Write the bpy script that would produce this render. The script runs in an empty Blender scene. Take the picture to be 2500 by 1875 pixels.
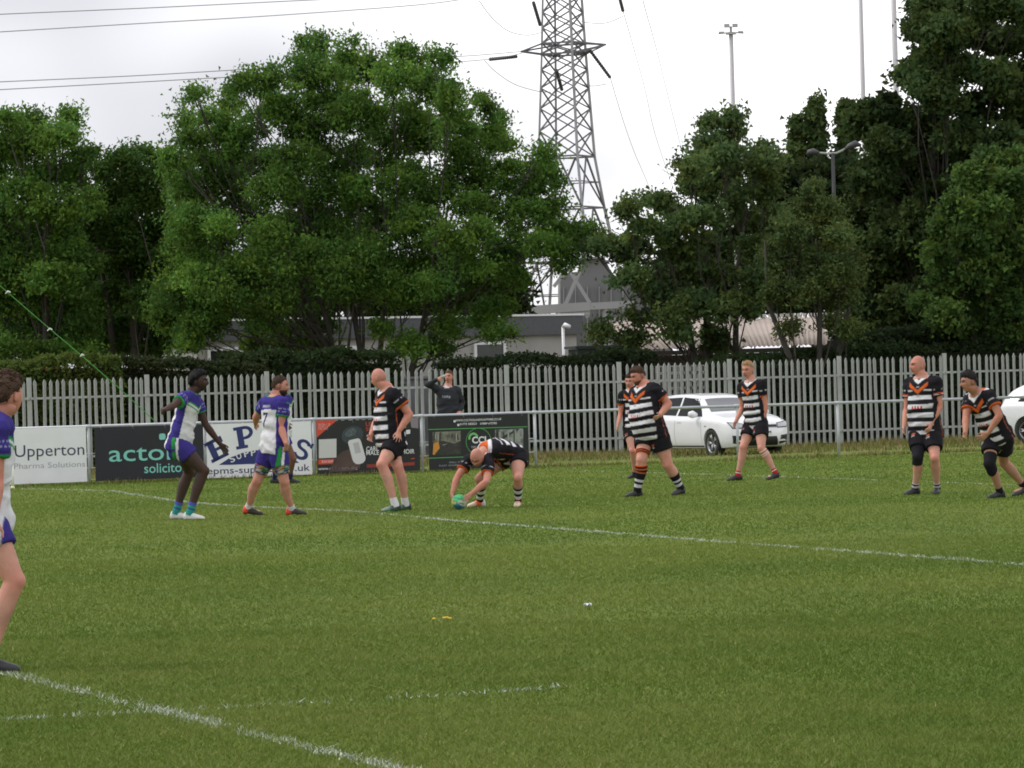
import bpy, bmesh, math, random
import numpy as np
from mathutils import Vector, Matrix
from mathutils.bvhtree import BVHTree
R = math.radians
rng = np.random.default_rng(7)
random.seed(7)
SC = bpy.context.scene
COL = SC.collection

# ---------------------------------------------------------------- camera
F, CX, CY = 9972.0, 1250.0, 937.5          # photograph pixels (2500 x 1875)
HC = 1.69                                   # eye height in metres
PITCH = math.atan(18.5 / F)
ROLL = R(1.6)
cam_data = bpy.data.cameras.new('camera')
cam = bpy.data.objects.new('camera', cam_data)
COL.objects.link(cam)
CAMR = Matrix.Rotation(R(90) - PITCH, 3, 'X') @ Matrix.Rotation(-ROLL, 3, 'Z')
cam.matrix_world = Matrix.Translation((0, 0, HC)) @ CAMR.to_4x4()
cam_data.sensor_fit = 'HORIZONTAL'
cam_data.sensor_width = 36.0
cam_data.lens = 36.0 * F / 2500.0
cam_data.clip_start = 0.5
cam_data.clip_end = 6000
SC.camera = cam
SC.render.resolution_x, SC.render.resolution_y = 1024, 768
SC.cycles.filter_width = 1.8

# ---------------------------------------------------------------- sky and sun
SUN_EL, SUN_AZ = R(50), R(-78)              # veiled sun, high on the left
world = bpy.data.worlds.new('World')
SC.world = world
world.use_nodes = True
nt = world.node_tree
nt.nodes.clear()
wout = nt.nodes.new('ShaderNodeOutputWorld')
bg = nt.nodes.new('ShaderNodeBackground')
bg.inputs['Strength'].default_value = 0.1
sky = nt.nodes.new('ShaderNodeTexSky')
sky.sky_type = 'NISHITA'
sky.sun_disc = False
sky.sun_elevation = SUN_EL
sky.sun_rotation = SUN_AZ
tc = nt.nodes.new('ShaderNodeTexCoord')
mp = nt.nodes.new('ShaderNodeMapping')
mp.inputs['Scale'].default_value = (1.0, 1.0, 1.8)
mp.inputs['Location'].default_value = (11.7, 0.9, 1.1)
nz = nt.nodes.new('ShaderNodeTexNoise')
nz.inputs['Scale'].default_value = 4.5
nz.inputs['Detail'].default_value = 3.0
nz.inputs['Roughness'].default_value = 0.5
rmp = nt.nodes.new('ShaderNodeValToRGB')
rmp.color_ramp.elements[0].position = 0.38
rmp.color_ramp.elements[0].color = (6.1, 6.15, 6.6, 1)
rmp.color_ramp.elements[1].position = 0.60
rmp.color_ramp.elements[1].color = (12.2, 12.1, 12.4, 1)
mixw = nt.nodes.new('ShaderNodeMix')
mixw.data_type = 'RGBA'
mixw.inputs['Factor'].default_value = 0.93
L = nt.links.new
L(tc.outputs['Generated'], mp.inputs['Vector'])
L(mp.outputs['Vector'], nz.inputs['Vector'])
L(nz.outputs['Fac'], rmp.inputs['Fac'])
L(sky.outputs['Color'], mixw.inputs['A'])
L(rmp.outputs['Color'], mixw.inputs['B'])
L(mixw.outputs['Result'], bg.inputs['Color'])
L(bg.outputs['Background'], wout.inputs['Surface'])

sun_d = bpy.data.lights.new('sun', 'SUN')
sun_d.energy = 1.5
sun_d.angle = R(18)
sun_d.color = (1.0, 0.965, 0.91)
sun = bpy.data.objects.new('sun', sun_d)
COL.objects.link(sun)
_sd = Vector((math.sin(SUN_AZ) * math.cos(SUN_EL), math.cos(SUN_AZ) * math.cos(SUN_EL), math.sin(SUN_EL)))
sun.rotation_euler = _sd.to_track_quat('Z', 'Y').to_euler()
sun.location = _sd * 60

SC.view_settings.view_transform = 'Standard'
SC.view_settings.look = 'None'
SC.view_settings.exposure = 0.3
SC.view_settings.gamma = 1.0
SC.view_settings.use_curve_mapping = False

# ---------------------------------------------------------------- helpers
CAM = Vector((0, 0, HC))
_R = np.array(CAMR)

def ray(px, py):
    d = CAMR @ Vector(((px - CX) / F, -(py - CY) / F, -1.0))
    return d

def at(px, py, Y):
    """world point seen at photograph pixel (px, py) at distance Y"""
    d = ray(px, py)
    return CAM + d * (Y / d.y)

SLOPE = 0.40                                 # the pitch side runs away to the right
TH = math.atan(SLOPE)
ALONG = Vector((math.cos(TH), math.sin(TH), 0))
TOCAM = Vector((math.sin(TH), -math.cos(TH), 0))
W_RAIL, W_FENCE = 78.0, 96.0

def ground_z(x, y):
    w = np.asarray(y) - SLOPE * np.asarray(x)
    return np.interp(w, [-1e5, 56, 68, 78, 94, 102, 1e5], [0, 0, -0.025, -0.07, -0.20, -0.225, -0.225])

def gz(x, y):
    return float(ground_z(x, y))

def ground_at(px, py):
    d = ray(px, py)
    t = -HC / d.z
    for _ in range(12):
        p = CAM + d * t
        t = (gz(p.x, p.y) - HC) / d.z
    return CAM + d * t

def on_plane(px, py, w):
    """point seen at a pixel on the upright plane y - SLOPE*x = w"""
    d = ray(px, py)
    t = w / (d.y - SLOPE * d.x)
    return CAM + d * t

def vnoise(p, seed=0):
    """value noise in [-1,1], p (n,3)"""
    p = np.asarray(p, float)
    i = np.floor(p).astype(np.int64)
    f = p - i
    f = f * f * (3 - 2 * f)
    out = np.zeros(len(p))
    for dx in (0, 1):
        for dy in (0, 1):
            for dz in (0, 1):
                h = ((i[:, 0] + dx) * 374761393 + (i[:, 1] + dy) * 668265263 + (i[:, 2] + dz) * 2147483647 + seed * 1442695041) & 0xFFFFFFFF
                h = ((h ^ (h >> 13)) * 1274126177) & 0xFFFFFFFF
                h = (h ^ (h >> 16)) & 0xFFFF
                w = (f[:, 0] if dx else 1 - f[:, 0]) * (f[:, 1] if dy else 1 - f[:, 1]) * (f[:, 2] if dz else 1 - f[:, 2])
                out += w * (h / 32767.5 - 1)
    return out

def empty(name, loc, rz=0.0):
    o = bpy.data.objects.new(name, None)
    o.empty_display_size = 0.2
    o.location = loc
    o.rotation_euler = (0, 0, rz)
    COL.objects.link(o)
    return o

def tag(o, label=None, cat=None, group=None, kind=None):
    if label: o['label'] = label
    if cat: o['category'] = cat
    if group: o['group'] = group
    if kind: o['kind'] = kind
    return o

def new_mesh(name, v, f, smooth=False, cols=None):
    """v (n,3) array, f list of faces or (m,k) int array"""
    me = bpy.data.meshes.new(name)
    v = np.asarray(v, np.float32)
    if isinstance(f, np.ndarray):
        m, k = f.shape
        me.vertices.add(len(v)); me.vertices.foreach_set('co', v.ravel())
        me.loops.add(m * k); me.loops.foreach_set('vertex_index', f.astype(np.int32).ravel())
        me.polygons.add(m)
        me.polygons.foreach_set('loop_start', np.arange(0, m * k, k, dtype=np.int32))
        try:
            me.polygons.foreach_set('loop_total', np.full(m, k, np.int32))
        except Exception:
            pass
        me.update(calc_edges=True)
    else:
        me.from_pydata([tuple(map(float, q)) for q in v], [], [list(map(int, q)) for q in f])
        me.update()
    if smooth:
        me.polygons.foreach_set('use_smooth', np.ones(len(me.polygons), bool))
    if cols is not None:
        c = np.asarray(cols, np.float32)
        if c.shape[1] == 3:
            c = np.hstack([c, np.ones((len(c), 1), np.float32)])
        a = me.color_attributes.new('Col', 'FLOAT_COLOR', 'POINT')
        a.data.foreach_set('color', c.ravel())
    return me

def obj(name, me, mat=None, parent=None, loc=None):
    o = bpy.data.objects.new(name, me)
    COL.objects.link(o)
    if mat is not None and len(me.materials) == 0:
        me.materials.append(mat)
    if parent is not None: o.parent = parent
    if loc is not None: o.location = loc
    return o

class MB:
    """collects simple shapes for one mesh"""
    def __init__(s): s.v, s.f, s.n = [], [], 0
    def add(s, v, f):
        v = np.asarray(v, float)
        s.v.append(v)
        s.f += [[int(i) + s.n for i in q] for q in f]
        s.n += len(v)
        return s
    def box(s, c, d, rz=0.0):
        x, y, z = [q / 2 for q in d]
        p = np.array([(-x, -y, -z), (x, -y, -z), (x, y, -z), (-x, y, -z), (-x, -y, z), (x, -y, z), (x, y, z), (-x, y, z)])
        if rz:
            cs, sn = math.cos(rz), math.sin(rz)
            p = np.c_[p[:, 0] * cs - p[:, 1] * sn, p[:, 0] * sn + p[:, 1] * cs, p[:, 2]]
        return s.add(p + np.array(c), [(0, 3, 2, 1), (4, 5, 6, 7), (0, 1, 5, 4), (1, 2, 6, 5), (2, 3, 7, 6), (3, 0, 4, 7)])
    def tube(s, pts, r, rb=None, ref=(0.3, 1, 0.2), n=10):
        return s.add(*tube(pts, r, rb, ref, n))
    def bar(s, a, b, w, h=None):
        return s.add(*tube([a, b], [w / 2 * 1.414] * 2, [(h or w) / 2 * 1.414] * 2, (0.01, 0.02, 1), 4))
    def lathe(s, prof, axis_o=(0, 0, 0), axis='z', n=20):
        v, f = [], []
        m = len(prof)
        for k in range(n):
            a = 2 * math.pi * k / n
            for r, h in prof:
                q = (r * math.cos(a), r * math.sin(a), h)
                if axis == 'y': q = (q[0], q[2], q[1])
                if axis == 'x': q = (q[2], q[0], q[1])
                v.append(q)
        for k in range(n):
            k2 = (k + 1) % n
            for j in range(m - 1):
                f.append((k * m + j, k2 * m + j, k2 * m + j + 1, k * m + j + 1))
        return s.add(np.array(v) + np.array(axis_o), f)
    def build(s, name, mat, parent=None, smooth=False, origin=None, cols=None):
        v = np.vstack(s.v)
        if origin is not None: v = v - np.array(origin)
        me = new_mesh(name, v, s.f, smooth, cols)
        return obj(name, me, mat, parent)

def tube(pts, ra, rb=None, ref=(0.3, 1, 0.2), n=12, dome=False):
    """closed tube along pts; ra along the (orthogonalised) ref direction, rb across it"""
    P = np.array([tuple(p) for p in pts], float)
    m = len(P)
    ra = np.full(m, ra, float) if np.isscalar(ra) else np.asarray(ra, float)
    rb = ra if rb is None else (np.full(m, rb, float) if np.isscalar(rb) else np.asarray(rb, float))
    T = np.gradient(P, axis=0)
    T /= np.linalg.norm(T, axis=1)[:, None] + 1e-12
    ref = np.asarray(ref, float)
    if ref.ndim == 1: ref = np.repeat(ref[None], m, 0)
    A = ref - (ref * T).sum(1)[:, None] * T
    A /= np.linalg.norm(A, axis=1)[:, None] + 1e-12
    B = np.cross(T, A)
    if dome:
        k0 = [(-0.9, 0.45), (-0.55, 0.83)]
        pre = [(P[0] - T[0] * 0.9 * 0 + T[0] * d * min(ra[0], rb[0]), s) for d, s in k0]
        post = [(P[-1] - T[-1] * d * min(ra[-1], rb[-1]), s) for d, s in k0[::-1]]
        P = np.vstack([[q for q, _ in pre], P, [q for q, _ in post]])
        ra = np.r_[[ra[0] * s for _, s in pre], ra, [ra[-1] * s for _, s in post]]
        rb = np.r_[[rb[0] * s for _, s in pre], rb, [rb[-1] * s for _, s in post]]
        A = np.vstack([A[:1], A[:1], A, A[-1:], A[-1:]])
        B = np.vstack([B[:1], B[:1], B, B[-1:], B[-1:]])
        m = len(P)
    ph = np.arange(n) * 2 * math.pi / n + (math.pi / 4 if n == 4 else 0)
    V = P[:, None] + A[:, None] * (ra[:, None] * np.cos(ph))[..., None] + B[:, None] * (rb[:, None] * np.sin(ph))[..., None]
    V = V.reshape(-1, 3)
    Fc = []
    for i in range(m - 1):
        for k in range(n):
            k2 = (k + 1) % n
            Fc.append((i * n + k, i * n + k2, (i + 1) * n + k2, (i + 1) * n + k))
    Fc.append(tuple(range(n))[::-1])
    Fc.append(tuple((m - 1) * n + k for k in range(n)))
    return V, Fc

# ---------------------------------------------------------------- materials
MATS = {}
def mat(name, col=(0.5, 0.5, 0.5), rough=0.6, metal=0.0, noise=0.0, nscale=8.0, attr=False, bump=0.0, bscale=60.0, spec=0.5, coat=0.0, dirt=None):
    if name in MATS: return MATS[name]
    m = bpy.data.materials.new(name)
    m.use_nodes = True
    t = m.node_tree
    b = t.nodes['Principled BSDF']
    b.inputs['Roughness'].default_value = rough
    b.inputs['Metallic'].default_value = metal
    b.inputs['Specular IOR Level'].default_value = spec
    b.inputs['Coat Weight'].default_value = coat
    src = None
    if attr:
        a = t.nodes.new('ShaderNodeVertexColor'); a.layer_name = 'Col'
        src = a.outputs['Color']
    geo = t.nodes.new('ShaderNodeTexCoord')
    if noise:
        n = t.nodes.new('ShaderNodeTexNoise')
        n.inputs['Scale'].default_value = nscale
        n.inputs['Detail'].default_value = 5
        t.links.new(geo.outputs['Object'], n.inputs['Vector'])
        mr = t.nodes.new('ShaderNodeMapRange')
        mr.inputs['From Min'].default_value = 0.25
        mr.inputs['From Max'].default_value = 0.75
        mr.inputs['To Min'].default_value = 1 - noise
        mr.inputs['To Max'].default_value = 1 + noise
        t.links.new(n.outputs['Fac'], mr.inputs['Value'])
        mx = t.nodes.new('ShaderNodeMix'); mx.data_type = 'RGBA'; mx.blend_type = 'MULTIPLY'
        mx.inputs['Factor'].default_value = 1.0
        if src is None: mx.inputs['A'].default_value = (*col, 1)
        else: t.links.new(src, mx.inputs['A'])
        t.links.new(mr.outputs['Result'], mx.inputs['B'])
        src = mx.outputs['Result']
        if dirt:
            n2 = t.nodes.new('ShaderNodeTexNoise')
            n2.inputs['Scale'].default_value = nscale * 0.37
            n2.inputs['Detail'].default_value = 8
            n2.inputs['Roughness'].default_value = 0.7
            t.links.new(geo.outputs['Object'], n2.inputs['Vector'])
            m2 = t.nodes.new('ShaderNodeMapRange')
            m2.inputs['From Min'].default_value = 0.5
            m2.inputs['From Max'].default_value = 0.75
            m2.inputs['To Max'].default_value = 0.75
            t.links.new(n2.outputs['Fac'], m2.inputs['Value'])
            x2 = t.nodes.new('ShaderNodeMix'); x2.data_type = 'RGBA'
            t.links.new(m2.outputs['Result'], x2.inputs['Factor'])
            t.links.new(src, x2.inputs['A'])
            x2.inputs['B'].default_value = (*dirt, 1)
            src = x2.outputs['Result']
    if src is None: b.inputs['Base Color'].default_value = (*col, 1)
    else: t.links.new(src, b.inputs['Base Color'])
    if bump:
        n = t.nodes.new('ShaderNodeTexNoise')
        n.inputs['Scale'].default_value = bscale
        n.inputs['Detail'].default_value = 3
        t.links.new(geo.outputs['Object'], n.inputs['Vector'])
        bp = t.nodes.new('ShaderNodeBump')
        bp.inputs['Strength'].default_value = bump
        bp.inputs['Distance'].default_value = 0.02
        t.links.new(n.outputs['Fac'], bp.inputs['Height'])
        t.links.new(bp.outputs['Normal'], b.inputs['Normal'])
    MATS[name] = m
    return m

def leaf_mat(name, trans=0.35, rough=0.55):
    if name in MATS: return MATS[name]
    m = bpy.data.materials.new(name)
    m.use_nodes = True
    t = m.node_tree
    b = t.nodes['Principled BSDF']
    b.inputs['Roughness'].default_value = rough
    b.inputs['Specular IOR Level'].default_value = 0.12
    a = t.nodes.new('ShaderNodeVertexColor'); a.layer_name = 'Col'
    tr = t.nodes.new('ShaderNodeBsdfTranslucent')
    mx = t.nodes.new('ShaderNodeMixShader'); mx.inputs[0].default_value = trans
    t.links.new(a.outputs['Color'], b.inputs['Base Color'])
    t.links.new(a.outputs['Color'], tr.inputs['Color'])
    t.links.new(b.outputs[0], mx.inputs[1]); t.links.new(tr.outputs[0], mx.inputs[2])
    t.links.new(mx.outputs[0], t.nodes['Material Output'].inputs['Surface'])
    MATS[name] = m
    return m

M_GALV = mat('galvanised_steel', (0.37, 0.395, 0.37), 0.55, 0.1, noise=0.16, nscale=3.0, dirt=(0.28, 0.28, 0.24))
M_RAIL = mat('painted_rail', (0.44, 0.46, 0.48), 0.45, 0.2, noise=0.12, nscale=4.0)
M_DARK = mat('dark_rubber', (0.02, 0.02, 0.022), 0.7)
# ---------------------------------------------------------------- ground, painted lines, grass
def ground_material():
    m = bpy.data.materials.new('pitch_turf'); m.use_nodes = True
    t = m.node_tree; b = t.nodes['Principled BSDF']
    b.inputs['Roughness'].default_value = 0.9
    b.inputs['Specular IOR Level'].default_value = 0.15
    g = t.nodes.new('ShaderNodeNewGeometry')
    def noi(sc, det, rough=0.6):
        n = t.nodes.new('ShaderNodeTexNoise')
        n.inputs['Scale'].default_value = sc; n.inputs['Detail'].default_value = det; n.inputs['Roughness'].default_value = rough
        t.links.new(g.outputs['Position'], n.inputs['Vector']); return n
    n1, n2, n3 = noi(0.35, 5), noi(5.0, 8, 0.75), noi(70.0, 4, 0.8)
    r1 = t.nodes.new('ShaderNodeValToRGB')
    e = r1.color_ramp.elements
    e[0].position, e[0].color = 0.3, (0.095, 0.150, 0.020, 1)
    e[1].position, e[1].color = 0.7, (0.165, 0.205, 0.040, 1)
    t.links.new(n2.outputs['Fac'], r1.inputs['Fac'])
    r2 = t.nodes.new('ShaderNodeValToRGB')
    e = r2.color_ramp.elements
    e[0].position, e[0].color = 0.35, (0.75, 0.85, 0.75, 1)
    e[1].position, e[1].color = 0.65, (1.2, 1.12, 1.0, 1)
    t.links.new(n1.outputs['Fac'], r2.inputs['Fac'])
    mx = t.nodes.new('ShaderNodeMix'); mx.data_type = 'RGBA'; mx.blend_type = 'MULTIPLY'; mx.inputs['Factor'].default_value = 1
    t.links.new(r1.outputs['Color'], mx.inputs['A']); t.links.new(r2.outputs['Color'], mx.inputs['B'])
    mr = t.nodes.new('ShaderNodeMapRange')
    mr.inputs['From Min'].default_value = 0.3; mr.inputs['From Max'].default_value = 0.7
    mr.inputs['To Min'].default_value = 0.6; mr.inputs['To Max'].default_value = 1.3
    t.links.new(n3.outputs['Fac'], mr.inputs['Value'])
    m3 = t.nodes.new('ShaderNodeMix'); m3.data_type = 'RGBA'; m3.blend_type = 'MULTIPLY'; m3.inputs['Factor'].default_value = 1
    t.links.new(mx.outputs['Result'], m3.inputs['A']); t.links.new(mr.outputs['Result'], m3.inputs['B'])
    # dry strip towards the fence, bare yard beyond it
    sp = t.nodes.new('ShaderNodeSeparateXYZ'); t.links.new(g.outputs['Position'], sp.inputs[0])
    ma = t.nodes.new('ShaderNodeMath'); ma.operation = 'MULTIPLY_ADD'
    ma.inputs[1].default_value = -SLOPE
    t.links.new(sp.outputs['X'], ma.inputs[0]); t.links.new(sp.outputs['Y'], ma.inputs[2])
    wob = t.nodes.new('ShaderNodeMath'); wob.operation = 'MULTIPLY_ADD'; wob.inputs[1].default_value = 9.0
    t.links.new(n1.outputs['Fac'], wob.inputs[0]); t.links.new(ma.outputs[0], wob.inputs[2])
    d = t.nodes.new('ShaderNodeMapRange')
    d.inputs['From Min'].default_value = 86.0; d.inputs['From Max'].default_value = 97.0
    t.links.new(wob.outputs[0], d.inputs['Value'])
    dd = t.nodes.new('ShaderNodeMath'); dd.operation = 'MULTIPLY'
    t.links.new(d.outputs['Result'], dd.inputs[0]); t.links.new(n2.outputs['Fac'], dd.inputs[1])
    ds = t.nodes.new('ShaderNodeMath'); ds.operation = 'MULTIPLY'; ds.inputs[1].default_value = 1.5; ds.use_clamp = True
    t.links.new(dd.outputs[0], ds.inputs[0])
    m4 = t.nodes.new('ShaderNodeMix'); m4.data_type = 'RGBA'
    t.links.new(ds.outputs[0], m4.inputs['Factor'])
    t.links.new(m3.outputs['Result'], m4.inputs['A'])
    m4.inputs['B'].default_value = (0.20, 0.155, 0.075, 1)
    t.links.new(m4.outputs['Result'], b.inputs['Base Color'])
    bp = t.nodes.new('ShaderNodeBump'); bp.inputs['Strength'].default_value = 0.6; bp.inputs['Distance'].default_value = 0.03
    t.links.new(n3.outputs['Fac'], bp.inputs['Height']); t.links.new(bp.outputs['Normal'], b.inputs['Normal'])
    return m

xs = np.r_[-3000, -1500, -600, -250, -120, -60, np.arange(-40, 41, 4), 60, 120, 250, 600, 1500, 3000]
ys = np.r_[-200, -60, -20, 0, np.arange(10, 130, 4), 140, 180, 260, 400, 700, 1500, 4000]
gx, gy = np.meshgrid(xs, ys)
V = np.c_[gx.ravel(), gy.ravel(), ground_z(gx, gy).ravel()]
nx = len(xs)
Fc = np.array([(j * nx + i, j * nx + i + 1, (j + 1) * nx + i + 1, (j + 1) * nx + i) for j in range(len(ys) - 1) for i in range(nx - 1)])
ground = tag(obj('ground', new_mesh('ground', V, Fc, True), ground_material()), kind='structure')

# painted lines, each a run of ground points
LINES = [
    dict(label='thick white line crossing the lower left corner of the pitch', w=0.07, dens=0.42, pts=[(-140, 1605), (0, 1640), (190, 1690), (430, 1745), (640, 1800), (800, 1838), (980, 1882), (1100, 1912)]),
    dict(label='long white line running behind and past the ball to the right edge', w=0.07, dens=0.44, pts=[(-60, 1192), (60, 1194), (270, 1199), (350, 1211), (424, 1223), (500, 1230), (590, 1236), (700, 1242), (800, 1246), (870, 1249), (960, 1257), (1100, 1271), (1300, 1287), (1500, 1302), (1720, 1320), (2100, 1349), (2500, 1379), (2620, 1389)]),
    dict(label='worn faint white line crossing the thick line in the foreground', w=0.07, dens=0.26, pts=[(-80, 1764), (33, 1758), (400, 1738), (800, 1715), (1166, 1694), (1365, 1679)]),
    dict(label='far faint white line on the right behind the standing players', w=0.05, dens=0.16, pts=[(1380, 1150), (1810, 1161), (2320, 1179), (2560, 1187)]),
]
for ln in LINES:
    P = [ground_at(*p) for p in ln['pts']]
    Q = []
    for a, b in zip(P[:-1], P[1:]):
        k = max(2, int((b - a).length / 0.15))
        Q += [a.lerp(b, i / k) for i in range(k)]
    Q.append(P[-1])
    ln['poly'] = np.array([tuple(q) for q in Q])

def line_dist(x, y, poly):
    out = np.full(len(x), 9.0)
    a, b = poly[:-1, :2], poly[1:, :2]
    lo, hi = poly[:, :2].min(0) - 0.5, poly[:, :2].max(0) + 0.5
    ok = np.where((x > lo[0]) & (x < hi[0]) & (y > lo[1]) & (y < hi[1]))[0]
    for ch in np.array_split(ok, max(1, len(ok) // 40000 + 1)):
        # nearest polyline point through a coarse pass on one coordinate
        p = np.c_[x[ch], y[ch]]
        order = np.argsort(poly[:, 0])
        xs_, ys_ = poly[order, 0], poly[order, 1]
        best = np.full(len(ch), 9.0)
        idx = np.clip(np.searchsorted(xs_, p[:, 0]), 3, len(xs_) - 4)
        for k in range(-60, 61, 1):
            j = np.clip(idx + k, 0, len(xs_) - 1)
            d = np.hypot(p[:, 0] - xs_[j], p[:, 1] - ys_[j])
            best = np.minimum(best, d)
        out[ch] = best
    return out

def blades(x, y, h, wd, lean, rg):
    n = len(x)
    z = ground_z(x, y)
    a = rg.uniform(0, 2 * math.pi, n)
    la = rg.uniform(0, 2 * math.pi, n)
    ln = np.abs(rg.normal(0, lean, n)) * h
    ux, uy = np.cos(a) * wd / 2, np.sin(a) * wd / 2
    b0 = np.c_[x - ux, y - uy, z - 0.004]
    b1 = np.c_[x + ux, y + uy, z - 0.004]
    tp = np.c_[x + np.cos(la) * ln, y + np.sin(la) * ln, z + h]
    V = np.stack([b0, b1, tp], 1).reshape(-1, 3)
    return V, np.arange(3 * n).reshape(-1, 3)

def scatter(z0, z1, dens, rg):
    """points on the part of the pitch the camera can see (plus a margin)"""
    k = 0.140
    area = (z1 ** 2 - z0 ** 2) * k
    n = int(area * dens)
    y = np.sqrt(rg.uniform(z0 ** 2, z1 ** 2, n))
    x = rg.uniform(-k, k, n) * y - 0.015 * y * 0
    return x, y

GR = []
rg = np.random.default_rng(11)
for z0, z1, dens, hh, ww in ((16.5, 21, 5200, 0.034, 0.0075), (21, 28, 3000, 0.036, 0.009), (28, 40, 1350, 0.034, 0.011), (40, 62, 560, 0.032, 0.015), (62, 80, 220, 0.035, 0.022)):
    x, y = scatter(z0, z1, dens, rg)
    p3 = np.c_[x, y, np.zeros(len(x))]
    pat = vnoise(p3 * 1.3, 3) * 0.5 + vnoise(p3 * 4.1, 4) * 0.35 + vnoise(p3 * 11, 5) * 0.3
    big = vnoise(p3 * 0.35, 9)
    h = hh * (0.75 + 0.35 * pat + rg.uniform(-0.3, 0.45, len(x)))
    h = np.clip(h, 0.012, None)
    GR.append([x, y, h, np.full(len(x), ww) * rg.uniform(0.6, 1.3, len(x)), pat, big])
X, Y, H, WD, PAT, BIG = [np.concatenate(q) for q in zip(*GR)]
white = np.full(len(X), -1)
p3 = np.c_[X, Y, np.zeros(len(X))]
breakup = vnoise(p3 * 2.2, 21) * 0.30 + vnoise(p3 * 9, 22) * 0.25
for li, ln in enumerate(LINES):
    d = line_dist(X, Y, ln['poly'])
    pr = ln['dens'] * np.clip(1.25 - d / ln['w'], 0, 1) ** 0.6 * (d < ln['w'] * 1.2)
    hit = (rg.uniform(0, 1, len(X)) < pr * (1 + 1.6 * breakup)) & (d < ln['w'] * 1.2)
    white[hit & (white < 0)] = li
# grass blades
base0, base1, dry = np.array((0.100, 0.160, 0.024)), np.array((0.170, 0.218, 0.044)), np.array((0.29, 0.29, 0.11))
sel = white < 0
far_ = np.interp(Y, [22, 45], [1.0, .45])
t = np.clip(0.45 + 0.60 * PAT * np.interp(Y, [22, 45], [1, .8]) + 0.48 * BIG + rg.uniform(-0.25, 0.25, len(X)) * far_, 0, 1)[:, None]
colr = base0 * (1 - t) + base1 * t
dr = (rg.uniform(0, 1, len(X)) < far_ * np.clip(0.035 + 0.04 * BIG + 0.04 * PAT, 0.006, 1))[:, None]
colr = np.where(dr, dry * rg.uniform(0.6, 1.1, (len(X), 1)), colr) * (1 + rg.uniform(-.12, .12, (len(X), 1)) * far_[:, None]) * np.interp(Y, [30, 50], [1, 1.10])[:, None]
Vg, Fg = blades(X[sel], Y[sel], H[sel] * .72, WD[sel] * 1.15, 1.5, rg)
M_GRASS = leaf_mat('grass_blade', 0.25, 0.6)
tag(obj('pitch_grass', new_mesh('pitch_grass', Vg, Fg, False, np.repeat(colr[sel], 3, 0)), M_GRASS), 'short mown green grass covering the rugby pitch', 'grass', kind='stuff')
M_PAINT = mat('line_paint', (0.46, 0.50, 0.42), 0.85, noise=0.2, nscale=20)
for li, ln in enumerate(LINES):
    s2 = white == li
    Vl, Fl = blades(X[s2], Y[s2], H[s2] * .8, WD[s2] * 1.1, 1.3, rg)
    # paint soaked into the turf: short flat flecks along the line
    pl = ln['poly']; seg = np.linalg.norm(np.diff(pl[:, :2], axis=0), axis=1)
    ne = int(seg.sum() * 330 * ln['dens']); ii = rg.choice(len(seg), ne, p=seg / seg.sum()); tt_ = rg.uniform(0, 1, ne)[:, None]
    c_ = pl[ii, :2] * (1 - tt_) + pl[ii + 1, :2] * tt_
    dr_ = (pl[ii + 1, :2] - pl[ii, :2]) / seg[ii][:, None]; off_ = rg.normal(0, ln['w'] * .5, ne)[:, None]
    c_ = c_ + np.c_[-dr_[:, 1], dr_[:, 0]] * off_
    wear = vnoise(np.c_[c_ * 1.1, np.zeros(ne)], 51) * .6 + vnoise(np.c_[c_ * 6, np.zeros(ne)], 52) * .4
    c_ = c_[wear + rg.normal(0, .15, ne) > -.22]
    Ve, Fe = blades(c_[:, 0], c_[:, 1], rg.uniform(.008, .018, len(c_)), rg.uniform(.015, .035, len(c_)), 1.2, rg)
    Fl = np.vstack([Fl, Fe + len(Vl)]); Vl = np.vstack([Vl, Ve])
    tag(obj('painted_line', new_mesh('painted_line', Vl, Fl), M_PAINT), ln['label'], kind='structure')

# rougher grass along the rail, the fence and the car
rg = np.random.default_rng(5)
def verge(name, w0, w1, u0, u1, n, h0, h1, dryp, label):
    u = rg.uniform(u0, u1, n); w = w0 + (w1 - w0) * rg.beta(1.3, 1.3, n)
    cl = vnoise(np.c_[u * 1.7, w * 1.7, u * 0], 31)
    keep = rg.uniform(-1, 1, n) < cl + 0.55
    u, w, cl = u[keep], w[keep], cl[keep]
    x = u * math.cos(TH); y = w + SLOPE * x
    h = rg.uniform(h0, h1, len(u)) * (0.8 + 0.5 * cl)
    d = rg.uniform(0, 1, (len(u), 1)) < dryp
    c = np.where(d, (0.30, 0.23, 0.115), (0.12, 0.15, 0.03)) * rg.uniform(0.7, 1.25, (len(u), 1))
    Vv, Fv = blades(x, y, h, rg.uniform(0.012, 0.03, len(u)), 0.5, rg)
    tag(obj(name, new_mesh(name, Vv, Fv, False, np.repeat(c, 3, 0)), M_GRASS), label, 'grass', kind='stuff')
verge('rail_grass', 77.7, 78.4, -13, 14, 9000, 0.04, 0.12, 0.35, 'scruffy grass growing along the foot of the rail')
verge('fence_grass', 92.5, 96.6, -15, 16, 26000, 0.05, 0.22, 0.42, 'dry straw coloured grass at the foot of the palisade fence')
verge('bank_grass', 84.0, 92.5, -15, 16, 16000, 0.04, 0.13, 0.25, 'patchy dry grass between the rail and the fence')
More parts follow.
